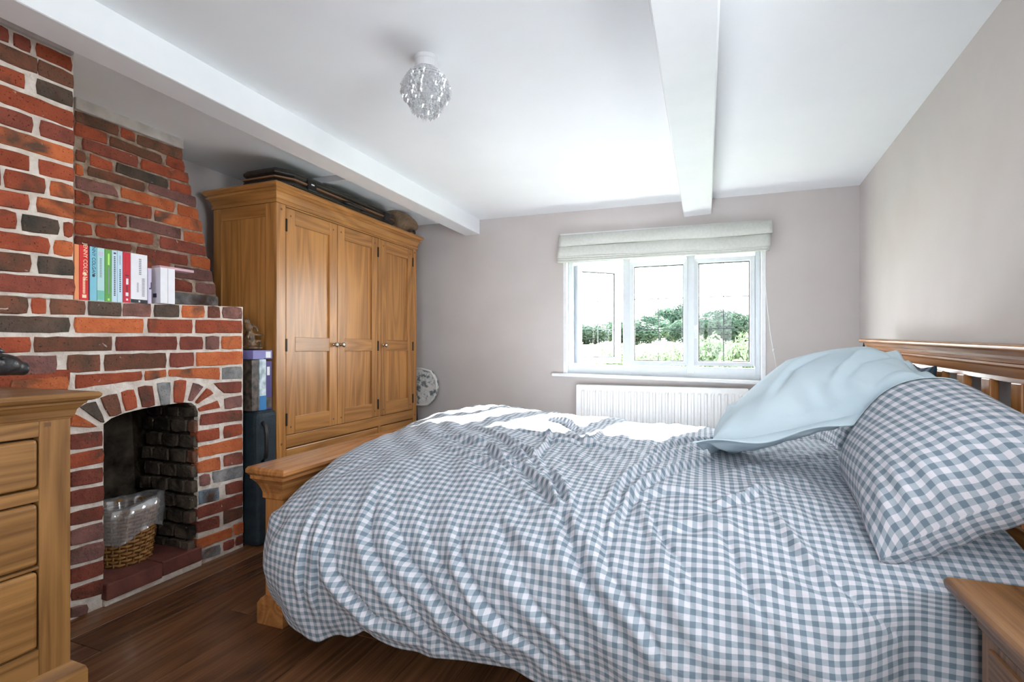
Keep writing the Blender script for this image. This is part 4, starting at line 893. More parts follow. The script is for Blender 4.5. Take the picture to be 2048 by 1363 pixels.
MB().frame(kb, KX, KY0, KY1, [(0.034, zt_ + 0.0455), (0.046, zt_ + 0.050), (0.052, zt_ + 0.058), (0.052, zt_ + 0.064), (0.046, zt_ + 0.070)]).build('top_board', 'chest_y', chest); mitre('top_board', 'chest_x')
MB().frame(kb, KX, KY0, KY1, [(0.02, 0.0), (0.028, 0.01), (0.028, 0.085), (0.024, 0.098), (0.012, 0.110), (0.004, 0.118), (0.0, 0.12)]).build('plinth', 'chest_y', chest)

# ------------------------------------------------------------------ black pig ornament on the chest
M['pig'] = noise_mat('black_carved_wood', (0.010, 0.009, 0.010, 1), (0.035, 0.032, 0.034, 1), 25, 0.32, 0.25, 60, 0.6)
pg = thing('pig_ornament', (-1.93, 0.72, KZ), 'black carved pig ornament standing on the chest of drawers', 'ornament')
pm = MB(); px_, pz = -1.93, KZ
blob(pm, (px_, 0.68, pz + 0.075), (0.055, 0.11, 0.052)); blob(pm, (px_, 0.80, pz + 0.085), (0.046, 0.07, 0.046)); blob(pm, (px_, 0.855, pz + 0.078), (0.034, 0.05, 0.033))
pm.tube([(px_, 0.86, pz + 0.072), (px_, 0.895, pz + 0.066), (px_, 0.915, pz + 0.064)], [0.026, 0.021, 0.020], 12)
for sx in (-1, 1):
    pm.tube([(px_ + sx*0.03, 0.785, pz + 0.118), (px_ + sx*0.042, 0.815, pz + 0.124), (px_ + sx*0.046, 0.845, pz + 0.116)], [0.020, 0.016, 0.004], 8)
    for yy in (0.61, 0.78): pm.tube([(px_ + sx*0.03, yy, pz + 0.05), (px_ + sx*0.032, yy, pz + 0.0)], [0.022, 0.014], 10)
pm.tube([(px_, 0.58, pz + 0.09), (px_ + 0.01, 0.555, pz + 0.10), (px_ - 0.01, 0.545, pz + 0.11)], 0.006, 6)
pb = pm.build('body', 'pig', pg, smooth=True)
rmm = pb.modifiers.new('Remesh', 'REMESH'); rmm.mode = 'VOXEL'; rmm.voxel_size = 0.0045; rmm.use_smooth_shade = True
smo = pb.modifiers.new('Smooth', 'SMOOTH'); smo.iterations = 4
M['tagred'] = flat('pink_red_ribbon', rgb(205, 40, 80), 0.5)
MB().box((px_ + 0.030, 0.815, pz + 0.0), (px_ + 0.034, 0.837, pz + 0.036)).build('ribbon_tag', 'tagred', pg, bevel=0.001)
for sx in (-1, 1):
    e_ = MB(); blob(e_, (px_ + sx*0.034, 0.845, pz + 0.098), (0.005, 0.006, 0.005)); e_.build('eye', 'black', pg, smooth=True)

# ------------------------------------------------------------------ bed
bed = thing('bed', (-0.40, 2.2, 0), 'amber oak double bed with moulded headboard and low footboard', 'bed')
FY0, FY1 = 1.40, 3.00
FXo, FXi, FZ = -1.592, -1.408, 0.585
def board_caps(x0, x1, ya, yb_, zt, name):
    MB().frame(x0 + 0.05, x1 - 0.05, ya + 0.05, yb_ - 0.05, [(0.040, zt - 0.032), (0.050, zt - 0.022), (0.050, zt - 0.010), (0.044, zt)]).build(name, 'bed_y', bed, bevel=0.002)
board_caps(FXo, FXi, FY0, FY1, FZ, 'footboard_cap')
fx0_, fx1_, fya, fyb = FXo + 0.05, FXi - 0.05, FY0 + 0.045, FY1 - 0.045
MB().frame(fx0_, fx1_, fya, fyb, [(0.000, FZ - 0.125), (0.006, FZ - 0.120), (0.006, FZ - 0.100), (0.010, FZ - 0.085), (0.020, FZ - 0.062), (0.032, FZ - 0.048), (0.036, FZ - 0.044), (0.036, FZ - 0.0315)]).build('footboard_moulding', 'bed_y', bed)
for ya, yb_ in ((fya, fya + 0.085), (fyb - 0.085, fyb)):
    MB().box((fx0_, ya, 0.0), (fx1_, yb_, FZ - 0.12)).build('foot_post', 'bed_z', bed, bevel=0.004)
    MB().frame(fx0_, fx1_, ya, yb_, [(0.02, 0.0), (0.02, 0.075), (0.012, 0.09), (0.0, 0.10)]).build('post_plinth', 'bed_y', bed, bevel=0.002)
MB().box((fx0_ + 0.02, fya + 0.085, 0.10), (fx1_ - 0.02, fyb - 0.085, FZ - 0.12)).build('foot_panel', 'bed_y', bed)
for ya in (1.50, 2.88): MB().box((fx1_ - 0.005, ya, 0.17), (0.735, ya + 0.03, 0.32)).build('side_rail', 'bed_x', bed, bevel=0.003)
for i in range(11): MB().box((-1.40 + i*0.19, 1.53, 0.30), (-1.40 + i*0.19 + 0.09, 2.88, 0.32)).build('slat', 'bed_y', bed)
# headboard: moulded top rail over an open back with uprights
hx = 0.770
def hz(y): return 1.028 + (y - 1.59) * 0.030
def hrail(name, prof, mat='bed_y', bev=0.0):
    a, b = 1.34, 2.985
    rings = [[(x, y, hz(y) + z) for x, z in prof] for y in (a, b)]
    return MB().loft(rings).build(name, mat, bed, bevel=bev)
hrail('headboard_cap', [(hx - 0.052, -0.018), (hx - 0.058, -0.012), (hx - 0.058, -0.004), (hx - 0.052, 0.0), (hx + 0.022, 0.0), (hx + 0.022, -0.018)], 'bed_y', 0.002)
hrail('headboard_cove', [(hx - 0.036, -0.018), (hx - 0.034, -0.030), (hx - 0.022, -0.040), (hx - 0.020, -0.050), (hx - 0.016, -0.052), (hx + 0.020, -0.052), (hx + 0.020, -0.018)])
hrail('headboard_rail', [(hx - 0.020, -0.052), (hx - 0.026, -0.058), (hx - 0.018, -0.064), (hx - 0.010, -0.090), (hx - 0.012, -0.102), (hx + 0.018, -0.102), (hx + 0.018, -0.052)])
for ya in (1.36, 2.88): MB().box((hx - 0.035, ya, 0.0), (hx + 0.018, ya + 0.085, hz(ya) - 0.06)).build('head_post', 'bed_z', bed, bevel=0.004)
MB().box((hx - 0.025, 1.44, 0.30), (hx + 0.010, 2.89, 0.56)).build('headboard_lower_rail', 'bed_y', bed, bevel=0.003)
for i in range(9):
    yy = 1.52 + i*0.155; MB().box((hx - 0.018, yy, 0.55), (hx + 0.004, yy + 0.05, hz(yy) - 0.10)).build('head_spindle', 'bed_z', bed, bevel=0.003)
mt = tag(MB().box((-1.405, 1.49, 0.32), (0.72, 2.93, 0.535)).build('mattress', 'sheet', bevel=0.05, seg=3), 'thick pale mattress on the oak bed under the gingham duvet', 'mattress')

# ------------------------------------------------------------------ gingham duvet, draped over bed, mattress and footboard corner
def poly_dist(Xa, Za, pts):
    best = np.full(Xa.shape, 9.0); side = np.zeros(Xa.shape); tt = np.zeros(Xa.shape); n = len(pts) - 1
    for i in range(n):
        (ax, az), (bx, bz) = pts[i], pts[i+1]; dx, dz = bx-ax, bz-az; l2 = dx*dx + dz*dz
        t = np.clip(((Xa-ax)*dx + (Za-az)*dz) / l2, 0, 1); qx, qz = ax + t*dx, az + t*dz
        d = np.hypot(Xa-qx, Za-qz); sg = np.sign((Xa-ax)*dz - (Za-az)*dx); m_ = d < best
        best = np.where(m_, d, best); side = np.where(m_, sg, side); tt = np.where(m_, (i + t)/n, tt)
    return best * side, tt
def duvet():
    na, nb = 420, 460
    YC, W, ZB, HT = 2.20, 0.985, 0.305, 0.352
    # cross profile from the far hem over the top to the near hem
    ys = np.concatenate([np.full(40, YC + W), YC + W*np.cos(np.linspace(0, math.pi, 600)), np.full(60, YC - W)])
    t = np.clip(np.abs(ys - YC)/W, 0, 1)
    zs = ZB + HT*np.sqrt(np.clip(1 - t**4, 0, 1))
    zs[:40] = np.linspace(ZB - 0.10, ZB, 40, endpoint=False); zs[-60:] = np.linspace(ZB, 0.115, 60)
    ys[-60:] += 0.05*np.linspace(0, 1, 60)**1.5
    s = np.concatenate([[0], np.cumsum(np.hypot(np.diff(ys), np.diff(zs)))]); S = s[-1]
    bs = np.linspace(0, S, nb); py = np.interp(bs, s, ys); pz = np.interp(bs, s, zs)
    A = np.linspace(0, 2.10, na); XA = -1.43 + A
    X = np.repeat(XA[:, None], nb, 1); Y = np.repeat(py[None], na, 0).copy(); Z = np.repeat(pz[None], na, 0).copy()
    U = np.repeat(A[:, None], nb, 1); V = np.repeat(bs[None], na, 0)
    top = np.clip((Z - 0.42)/0.15, 0, 1); top = top*top*(3 - 2*top); hang = 1 - top
    near = (Y < YC)
    # foot end: rounds down and in towards the footboard
    f = np.clip((0.20 - U)/0.20, 0, 1); rnd = 1 - np.sqrt(np.clip(1 - f**2, 0, 1))
    Y = np.where(near, Y + 0.17*rnd*(0.35 + 0.65*hang), Y - 0.10*rnd)
    Z = Z - 0.085*rnd*top
    Z = Z + 0.045*np.exp(-((U - 0.35)/0.32)**2)*top*np.clip((Y - 1.7)/0.9, 0, 1)
    # lower, flatter towards the pillows
    hd = np.clip((U - 1.0)/0.9, 0, 1); Z = Z - 0.038*hd*top
    Y = np.where(near, Y - 0.03*hd*hang, Y)
    # near foot corner sinks towards the end of the footboard
    f2 = np.clip((0.42 - U)/0.42, 0, 1); Z = Z - 0.055*f2**1.3*np.exp(-((Y - 1.50)/0.28)**2)*top
    # hem line traced from the photograph on the hang plane
    hp = [on_y(u_, v_, 1.27) for u_, v_ in ((560,1245),(590,1265),(640,1283),(690,1272),(731,1258),(755,1271),(822,1289),(895,1302),(939,1317),(998,1343),(1042,1358))]
    hz_ = np.interp(X, [p.x for p in hp] + [-0.2, 0.7], [p.z for p in hp] + [hp[-1].z - 0.02, hp[-1].z - 0.04])
    lowm = near & (Z < ZB)
    Z = np.where(lowm, ZB + (Z - ZB)*(ZB - hz_)/(ZB - 0.115), Z)
    # hangs behind the near bedside table
    kb_ = np.clip((X - 0.24)/0.20, 0, 1); kb_ = kb_*kb_*(3 - 2*kb_)
    Y = np.where(near & (Z < 0.62), Y + kb_*np.maximum(0, 1.335 - Y), Y)
    # uneven hem
    drop = np.clip((0.30 - Z)/0.19, 0, 1)*near
    Z += drop*0.004*np.sin(X*27)
    Y += drop*0.012*np.sin(X*23 + 1)
    # normals of the smooth form
    dXa, dYa, dZa = np.gradient(X, axis=0), np.gradient(Y, axis=0), np.gradient(Z, axis=0)
    dXb, dYb, dZb = np.gradient(X, axis=1), np.gradient(Y, axis=1), np.gradient(Z, axis=1)
    N = np.cross(np.stack([dXa, dYa, dZa], -1), np.stack([dXb, dYb, dZb], -1)); N /= np.linalg.norm(N, axis=-1, keepdims=True) + 1e-9
    if N[na//2, nb//2, 2] < 0: N = -N
    D = np.zeros_like(X)
    # long diagonal folds of the hanging side (traced on the hang plane)
    hangf = [[(647,1062),(672,1144),(754,1233),(848,1278)], [(694,1002),(720,1079),(779,1165),(886,1293)], [(732,1020),(805,1122),(908,1229),(1036,1353)],
             [(878,1062),(912,1126),(985,1216),(1113,1357)], [(1070,1037),(1113,1097),(1164,1165),(1229,1250)], [(1173,1075),(1207,1156),(1280,1229),(1330,1300)],
             [(800,1040),(860,1120),(930,1190),(1060,1330)], [(960,1060),(1030,1160),(1110,1260),(1180,1350)], [(1300,1090),(1350,1180),(1420,1280)], [(1420,1080),(1480,1170),(1560,1290)],
             [(1560,1080),(1640,1160),(1760,1250),(1850,1340)], [(1250,1040),(1310,1110),(1400,1190)], [(600,1010),(612,1120),(607,1220)], [(622,1010),(640,1110),(634,1230)]]
    nearm = near & (Z < 0.60)
    for i, fl in enumerate(hangf):
        pts = []
        for p in fl:
            q = on_y(p[0], p[1], 1.235); pts.append((q.x, q.z))
        d, tt = poly_dist(X, Z, pts)
        w_ = 0.020 if i < 10 else 0.012
        env = np.sin(np.clip(tt, 0.02, 0.98)*math.pi)**0.6 * nearm
        amp = (0.019 if i < 6 else 0.011)
        D += env*amp*(np.exp(-((d - w_)/w_)**2) - 0.9*np.exp(-((d + 0.35*w_)/(0.45*w_))**2))
    # crumples on the top, pulled towards one point
    topf = [[(945,895),(1050,925),(1164,984)], [(960,870),(1060,905),(1110,955)], [(1010,885),(1075,935),(1160,985)], [(1105,930),(1130,950),(1160,980)], [(1190,980),(1240,945),(1300,920),(1400,890)],
            [(1200,990),(1280,950),(1370,925),(1430,910)], [(1040,870),(1120,880),(1200,900)], [(1080,890),(1150,893),(1240,900)], [(880,880),(980,900),(1060,950)], [(900,900),(1000,925),(1080,965)],
            [(1180,985),(1160,1010),(1150,1060)], [(1230,860),(1200,880),(1160,900)], [(1100,845),(1140,855),(1170,872)], [(1300,905),(1360,885),(1440,870)], [(1240,960),(1330,955),(1400,960)], [(1420,975),(1480,970),(1530,960)],
            [(1330,985),(1400,985),(1480,995)], [(1550,985),(1600,1010),(1680,1040)], [(1460,1040),(1560,1030),(1640,1045)], [(1000,960),(1080,990),(1160,1010)], [(1060,920),(1090,900),(1100,870)], [(1120,980),(1100,1010),(1095,1050)]]
    topm = top*(Z > 0.45)
    for i, fl in enumerate(topf):
        pts = [(on_z(p[0], p[1], 0.64).x, on_z(p[0], p[1], 0.64).y) for p in fl]
        d, tt = poly_dist(X, Y, pts)
        w_ = 0.011 + 0.006*((i*37) % 5)/5; amp = 0.015 + 0.008*((i*53) % 7)/7
        env = np.sin(np.clip(tt, 0.02, 0.98)*math.pi)**0.5 * topm
        D += env*amp*(np.exp(-(d/w_)**2) - 0.55*np.exp(-((d - 1.7*w_)/w_)**2))
    # soft quilting undulation
    rs = np.random.RandomState(3)
    for k in range(16):
        kx, ky, ph = rs.uniform(2, 11), rs.uniform(2, 11), rs.uniform(0, 6.28); a_ = 0.016/(1 + 0.25*(kx + ky))*(0.45 + 0.55*hang)
        D += a_*np.sin(kx*U*2 + rs.choice((-1, 1))*ky*V + ph)
    for k in range(14):
        kx, ky, ph = rs.uniform(20, 60), rs.uniform(15, 50), rs.uniform(0, 6.28)
        D += 0.0011*np.sin(kx*U + rs.choice((-1, 1))*ky*V + ph + 1.5*np.sin(6*U + 5*V + ph))
    edge = np.clip(np.minimum(U, 2.1 - U)/0.05, 0, 1)
    D *= 0.3 + 0.7*edge
    D *= 1 - 0.75*kb_*near*(Z < 0.60)
    Pn = np.stack([X, Y, Z], -1) + N*D[..., None]
    fb_ = (Pn[..., 0] < -1.406) & (Pn[..., 2] < 0.592) & (Pn[..., 1] > 1.385)      # stays on the bed side of the footboard cap
    Pn[..., 0] = np.where(fb_, -1.406 + 0.002*(Pn[..., 0] + 1.406), Pn[..., 0])
    idx = np.arange(na*nb).reshape(na, nb)
    F = np.stack([idx[:-1, :-1], idx[1:, :-1], idx[1:, 1:], idx[:-1, 1:]], -1).reshape(-1, 4)
    m = MB(); m.v = [tuple(p) for p in Pn.reshape(-1, 3)]; m.f = [tuple(q) for q in F.tolist()]
    o = m.build('duvet', 'gingham', smooth=True, uv=np.stack([U.ravel(), V.ravel()], -1))
    so = o.modifiers.new('Solidify', 'SOLIDIFY'); so.thickness = 0.012; so.offset = -1
    return o
tag(duvet(), 'rumpled blue-grey gingham duvet draped over the bed down to the floor', 'duvet')

# ------------------------------------------------------------------ pillows
from mathutils.bvhtree import BVHTree
dv = bpy.data.objects['duvet'].data
DUVET = BVHTree.FromPolygons([v.co.copy() for v in dv.vertices], [tuple(p.vertices) for p in dv.polygons])
HB_FACE = 0.7345                                  # front of the headboard posts
def settle(m, k, over):
    """cloth gives way: flat against the headboard, lying on the pillow below, lying on the duvet"""
    vs = [Vector(p) for p in m.v]
    if over is not None:                          # drape over another pillow, along its face normal
        tree, nrm = over
        for i in range(k):
            lift = []
            for j in (i, i + k):
                h = tree.ray_cast(vs[j] + nrm*0.6, -nrm, 0.6)
                lift.append(0.0 if h[0] is None else (h[0] - vs[j]).dot(nrm) + (0.010 if j < k else 0.002))
            th_ = (vs[i] - vs[i + k]).dot(nrm)
            up = max(0.0, lift[1]); vs[i + k] += nrm*up
            if up: vs[i] += nrm*max(0.0, up - max(0.0, th_)*0.45)
    for j in range(2*k):
        p = vs[j]
        if p.x > HB_FACE: p.x = HB_FACE + (0.0 if j >= k else -0.004)
        h = DUVET.ray_cast(Vector((p.x, p.y, 1.3)), Vector((0, 0, -1)))
        if h[0] is not None:
            lim = h[0].z - 0.003 + (0.006 if j < k else 0.0)
            if p.z < lim and p.z > h[0].z - 0.25: p.z = lim
    m.v = [tuple(p) for p in vs]
def pillow(name, mat, size, thick, centre, ax, ay, flange=0.0, seed=1, sag=0.0, bend=0.0, n=90, period_rot=0.0, flat_under=0.75, wr=1.0, roll=0.0, roll_far=0.0, blunt=2.6, creases=(), squash=0.0, over=None):
    rs = np.random.RandomState(seed); ax = Vector(ax).normalized(); ay = Vector(ay); ay = (ay - ax*ay.dot(ax)).normalized(); az = ax.cross(ay); az = -az if az.z < 0 else az
    Lx, Ly = size; e = 1.0
    ex, ey = 1 + 2*flange/Lx, 1 + 2*flange/Ly
    g = np.linspace(-1, 1, n); gu, gv = np.meshgrid(g*ex, g*ey, indexing='ij')
    cu, cv = np.clip(gu, -1, 1), np.clip(gv, -1, 1)
    x = gu*Lx/2*(1 - 0.05*(1 - cv**2)); y = gv*Ly/2*(1 - 0.08*(1 - cu**2))
    h = thick/2*np.sqrt(np.clip((1 - np.abs(cu)**np.where(cu < 0, blunt, 2.6))*(1 - np.abs(cv)**2.6), 0, 1))**0.85 + 0.002
    h = h*(1 - squash*np.clip(cu*1.3 + 0.1, 0, 1))
    wv = np.zeros_like(x)
    for k in range(10):
        a_, b_, ph = rs.uniform(6, 26), rs.uniform(6, 26), rs.uniform(0, 6.28)
        wv += 0.0022*np.sin(a_*x*rs.choice((-1, 1)) + b_*y + ph)
    # gathers running in from the edges
    ed = 1 - np.clip(np.minimum(1 - np.abs(cu), 1 - np.abs(cv))/0.35, 0, 1)
    ang_ = np.arctan2(cv, cu); wv += 0.004*ed*np.sin(ang_*22 + 2*np.sin(ang_*5))*wr
    inside = np.clip(h/0.03, 0, 1)
    for cr_ in creases:
        d_, tt_ = poly_dist(x, y, cr_); wv += 0.013*np.sin(np.clip(tt_, 0.02, 0.98)*math.pi)**0.6*(np.exp(-(d_/0.014)**2) - 0.7*np.exp(-((d_ - 0.022)/0.013)**2))
    fl = np.maximum(np.clip((np.abs(gu) - 1)/(ex - 1 + 1e-6), 0, 1), np.clip((np.abs(gv) - 1)/(ey - 1 + 1e-6), 0, 1)) if flange else 0*x
    ripple = fl*(0.011*np.sin(gu*7 + seed) + 0.008*np.sin(gv*9 + 2*seed))
    zt_ = h + wv*inside + ripple; zb_ = -h*flat_under + wv*inside*0.5 + ripple
    curve = -bend*(y/(Ly/2))**2 - sag*(x/(Lx/2))**2
    th = -math.radians(roll)*np.clip(-x/(Lx/2), 0, 1.1) - math.radians(roll_far)*np.clip(x/(Lx/2), 0, 1.1)**1.5
    def rl(zz):
        yy = y + Ly/2; return yy*np.cos(th) - zz*np.sin(th) - Ly/2, yy*np.sin(th) + zz*np.cos(th)
    def W_(xx, yy, zz): return [tuple(Vector(centre) + ax*a + ay*b + az*c_) for a, b, c_ in zip(xx.ravel(), yy.ravel(), zz.ravel())]
    y1_, z1_ = rl(zt_ + curve); y2_, z2_ = rl(zb_ + curve - 0.0015)
    m = MB(); m.v = W_(x, y1_, z1_) + W_(x, y2_, z2_)
    settle(m, n*n, over)
    idx = np.arange(n*n).reshape(n, n); q = np.stack([idx[:-1, :-1], idx[1:, :-1], idx[1:, 1:], idx[:-1, 1:]], -1).reshape(-1, 4)
    q2 = q[:, ::-1] + n*n
    per = list(idx[:, 0]) + list(idx[-1, 1:]) + list(idx[-2::-1, -1]) + list(idx[0, -2:0:-1])
    m.f = [tuple(a) for a in q.tolist()] + [tuple(a) for a in q2.tolist()] + [(int(per[i]), int(per[(i+1) % len(per)]), int(per[(i+1) % len(per)]) + n*n, int(per[i]) + n*n) for i in range(len(per))]
    def arc(c_, axis):                      # pattern follows the cloth over the bulge
        sg = np.hypot(np.diff(c_, axis=axis), np.diff(h, axis=axis)); q_ = np.concatenate([np.zeros_like(np.take(c_, [0], axis)), np.cumsum(sg, axis)], axis)
        return q_ - np.take(q_, [n//2], axis)
    uv = np.stack([arc(x, 0).ravel(), arc(y, 1).ravel()], -1); uv = np.concatenate([uv, uv + [0.011, 0.007]])
    return m.build(name, mat, smooth=True, uv=uv)
near_pillow = tag(pillow('pillow', 'gingham_p', (0.79, 0.45), 0.27, (0.536, 1.742, 0.760), (0.10, 1, 0.080), (0.62, 0.0, 0.78), seed=4, bend=0.02, wr=1.2, roll=20, roll_far=16, blunt=6, squash=0.7),
    'plump gingham pillow leaning against the headboard next to the near bedside table', 'pillow')
tag(pillow('pillow', 'gingham_p', (0.68, 0.46), 0.15, (0.600, 2.66, 0.760), (0, 1, 0.0), (0.55, 0.0, 0.83), seed=9, bend=0.01),
    'gingham pillow leaning on the far half of the headboard behind the pale blue pillow', 'pillow')
NEAR_PILLOW = BVHTree.FromPolygons([v.co.copy() for v in near_pillow.data.vertices], [tuple(p.vertices) for p in near_pillow.data.polygons])
tag(pillow('pillow', 'pblue', (0.63, 0.46), 0.29, (0.318, 2.005, 0.828), (0.945, -0.04, 0.30), (0.08, 0.93, 0.20), flange=0.052, seed=2, sag=-0.02, n=110, flat_under=0.40, roll=26, over=(NEAR_PILLOW, Vector((-0.72, 0.0, 0.69)).normalized()), wr=1.8, creases=([(0.36, -0.12), (0.24, -0.05), (0.12, -0.14)], [(0.33, 0.10), (0.22, 0.0), (0.17, -0.12)], [(-0.12, -0.17), (-0.02, -0.04), (0.12, 0.05)], [(-0.22, -0.14), (-0.24, 0.03), (-0.16, 0.15)], [(0.05, -0.2), (0.16, -0.10), (0.30, -0.03)])),
    'pale blue flanged pillow propped on the gingham pillows', 'pillow')
tag(pillow('cushion', 'navy', (0.20, 0.34), 0.08, (0.675, 2.215, 0.80), (0, 1, 0), (0.30, 0, 0.95), seed=6),
    'dark navy cushion tucked between the pillows and the headboard', 'cushion')

# ------------------------------------------------------------------ bedside tables
def bedside(ox, oy, w, dp, zt, label):
    t = thing('bedside_table', (ox + dp/2, oy + w/2, 0), label, 'bedside table', 'oak bedside tables')
    x0, x1, ya, yb_ = ox + 0.045, ox + dp - 0.045, oy + 0.045, oy + w - 0.045
    MB().box((x0, ya, 0.06), (x1, yb_, zt - 0.065)).build('carcass', 'night_z', t, bevel=0.003)
    MB().frame(x0 + 0.0, x1, ya, yb_, [(0.0, zt - 0.085), (0.003, zt - 0.080), (0.006, zt - 0.062), (0.020, zt - 0.045), (0.024, zt - 0.042), (0.026, zt - 0.032), (0.030, zt - 0.030)]).build('cove_moulding', 'night_y', t)
    MB().frame(x0, x1, ya, yb_, [(0.034, zt - 0.031), (0.043, zt - 0.026), (0.045, zt - 0.016), (0.045, zt - 0.010), (0.040, zt - 0.003), (0.034, zt)]).build('top_board', 'night_y', t, bevel=0.002)
    MB().frame(x0, x1, ya, yb_, [(0.014, 0.0), (0.014, 0.07), (0.006, 0.08), (0, 0.088)]).build('plinth', 'night_y', t)
    for za, zb_ in ((0.11, 0.27), (0.285, zt - 0.10)):
        d = MB().box((x0 - 0.006, ya + 0.035, za), (x0 + 0.01, yb_ - 0.035, zb_)).build('drawer', 'night_y', t, bevel=0.006)
        MB().lathe((x0 - 0.005, (ya+yb_)/2, (za+zb_)/2), [(0.010, 0), (0.006, -0.006), (0.006, -0.016), (0.015, -0.020), (0.016, -0.027), (0.002, -0.033)], 14, 'x').build('knob', 'chrome', d, smooth=True)
    return t
bedside(0.462, 0.84, 0.47, 0.305, 0.55, 'nut brown oak bedside table with moulded top, nothing on it')
bedside(0.47, 3.205, 0.45, 0.395, 0.55, 'oak bedside table in the corner by the window, a dark lantern on it')
lt = thing('lantern', (0.805, 3.275, 0.55), 'dark metal lantern with a pointed finial on the corner bedside table', 'lantern')
lc = (0.805, 3.275, 0.55)
M['lglass'] = clear_mat('lantern_glass', (0.9, 0.92, 0.92, 1), 0.25)
MB().lathe(lc, [(0.055, 0), (0.057, 0.012), (0.046, 0.02), (0.040, 0.03)], 20).build('lantern_base', 'iron', lt, smooth=True)
MB().lathe(lc, [(0.038, 0.03), (0.041, 0.2), (0.038, 0.385)], 20).build('glass_chimney', 'lglass', lt, smooth=True)
for k in range(4):
    a = math.pi/4 + k*math.pi/2; MB().tube([(lc[0] + 0.043*math.cos(a), lc[1] + 0.043*math.sin(a), lc[2] + .025), (lc[0] + 0.043*math.cos(a), lc[1] + 0.043*math.sin(a), lc[2] + .39)], 0.005, 6).build('upright', 'iron', lt)
MB().lathe(lc, [(0.047, 0.385), (0.049, 0.40), (0.042, 0.418), (0.024, 0.436), (0.010, 0.446)], 20).build('roof', 'iron', lt, smooth=True)
MB().lathe(lc, [(0.008, 0.444), (0.014, 0.452), (0.008, 0.458), (0.012, 0.470), (0.006, 0.482), (0.003, 0.498), (0.0005, 0.508)], 14).build('finial', 'iron', lt, smooth=True)

# ------------------------------------------------------------------ ceiling light with beaded shade
lx_, ly_ = on_z(852, 118, 2.07).x, on_z(852, 118, 2.07).y
lz = ceil_z(lx_)
lamp = thing('ceiling_light', (lx_, ly_, lz), 'beaded clear crystal ceiling light with a white collar', 'ceiling light')
M['lampwhite'] = flat('white_lamp_plastic', (0.62, 0.61, 0.63, 1), 0.4)
M['crystal'] = clear_mat('clear_acrylic_drop', (0.97, 0.98, 0.99, 1), 0.50, 0.12)
MB().lathe((lx_, ly_, lz), [(0.044, 0.002), (0.044, -0.012), (0.041, -0.016), (0.041, -0.040), (0.030, -0.042)], 32).build('ceiling_rose', 'lampwhite', lamp, smooth=False)
MB().lathe((lx_, ly_, lz), [(0.018, -0.04), (0.020, -0.075), (0.028, -0.10), (0.030, -0.12), (0.022, -0.145), (0.003, -0.152)], 20).build('bulb', 'lampwhite', lamp, smooth=True)
dm = MB(); rows_ = 12
shp = lambda t: 0.040 + 0.046*math.sin(math.pi*min(1, (t*1.15 + 0.02)))**0.8 if t < 0.82 else 0.062 - (t - 0.82)*0.16
wires = MB()
for i in range(rows_):
    t = i/(rows_ - 1); r = shp(t); z = lz - 0.050 - 0.150*t; n = max(9, int(2*math.pi*r/0.0145))
    wires.tube([(lx_ + r*0.97*math.cos(2*math.pi*k/24), ly_ + r*0.97*math.sin(2*math.pi*k/24), z + 0.008) for k in range(25)], 0.0012, 4)
    for k in range(n):
        a = 2*math.pi*(k + 0.5*(i % 2))/n + random.uniform(-.05, .05); rr = r + random.uniform(-.003, .003)
        cx_, cy_ = lx_ + rr*math.cos(a), ly_ + rr*math.sin(a); hb, wb = random.uniform(0.014, 0.017), 0.0062
        tilt = random.uniform(-.003, .003)
        ring = [(cx_ + wb*math.cos(a + q*math.pi/3), cy_ + wb*math.sin(a + q*math.pi/3), z - 0.004 + random.uniform(-.001, .001)) for q in range(6)]
        o_ = len(dm.v); dm.v += ring + [(cx_, cy_, z + 0.007), (cx_ + tilt, cy_ + tilt, z - hb)]
        for q in range(6): dm.f += [(o_ + q, o_ + (q+1) % 6, o_ + 6), (o_ + (q+1) % 6, o_ + q, o_ + 7)]
wires.build('wire_frame', 'lampwhite', lamp)
dr = dm.build('crystal_drops', 'crystal', lamp); dr['kind'] = 'stuff'

# ------------------------------------------------------------------ roman blind with cord
BY = FAR - 0.075
def bz(u, v, y=BY): return on_y(u, v, y)
bl_thing = thing('roman_blind', (-0.33, FAR - 0.04, 1.65), 'grey-green linen roman blind pulled up over the window', 'blind')
def blind_fold(name, L, Rr, yprof, n=60, wob=0.004, seed=0):
    """L, R: lists of z at the two ends for the successive profile points; yprof their y"""
    xl, xr = L[0], Rr[0]; rings = []
    for i in range(n + 1):
        t = i/n; x = xl + (xr - xl)*t
        rings.append([(x, y + wob*math.sin(t*13 + j*1.3 + seed)*(j not in (0, len(yprof)-1)), zl + (zr - zl)*t + wob*0.8*math.sin(t*9 + j + seed)*(0 < j)) for j, (y, zl, zr) in enumerate(zip(yprof, L[1], Rr[1]))])
    return MB().loft(rings).build(name, 'blind', bl_thing, smooth=True)
Lx, Rx = bz(1117, 500).x, bz(1545, 480).x
zl = lambda v: bz(1117, v).z
zr_ = lambda v: bz(1543, v).z
MB().loft([[(Lx, FAR - 0.03, zl(466) + .002), (Lx, FAR, zl(466) + .002), (Lx, FAR, zl(480)), (Lx, FAR - 0.03, zl(480))], [(Rx, FAR - 0.03, zr_(436)), (Rx, FAR, zr_(436)), (Rx, FAR, zr_(450)), (Rx, FAR - 0.03, zr_(450))]]).build('head_rail', 'sill', bl_thing)
blind_fold('upper_fold', (Lx, [zl(468), zl(470), zl(482), zl(492), zl(493), zl(488), zl(470)]), (Rx, [zr_(436), zr_(438), zr_(452), zr_(465), zr_(467), zr_(462), zr_(440)]), [FAR - 0.028, FAR - 0.048, FAR - 0.066, FAR - 0.075, FAR - 0.066, FAR - 0.05, FAR - 0.01], seed=1)
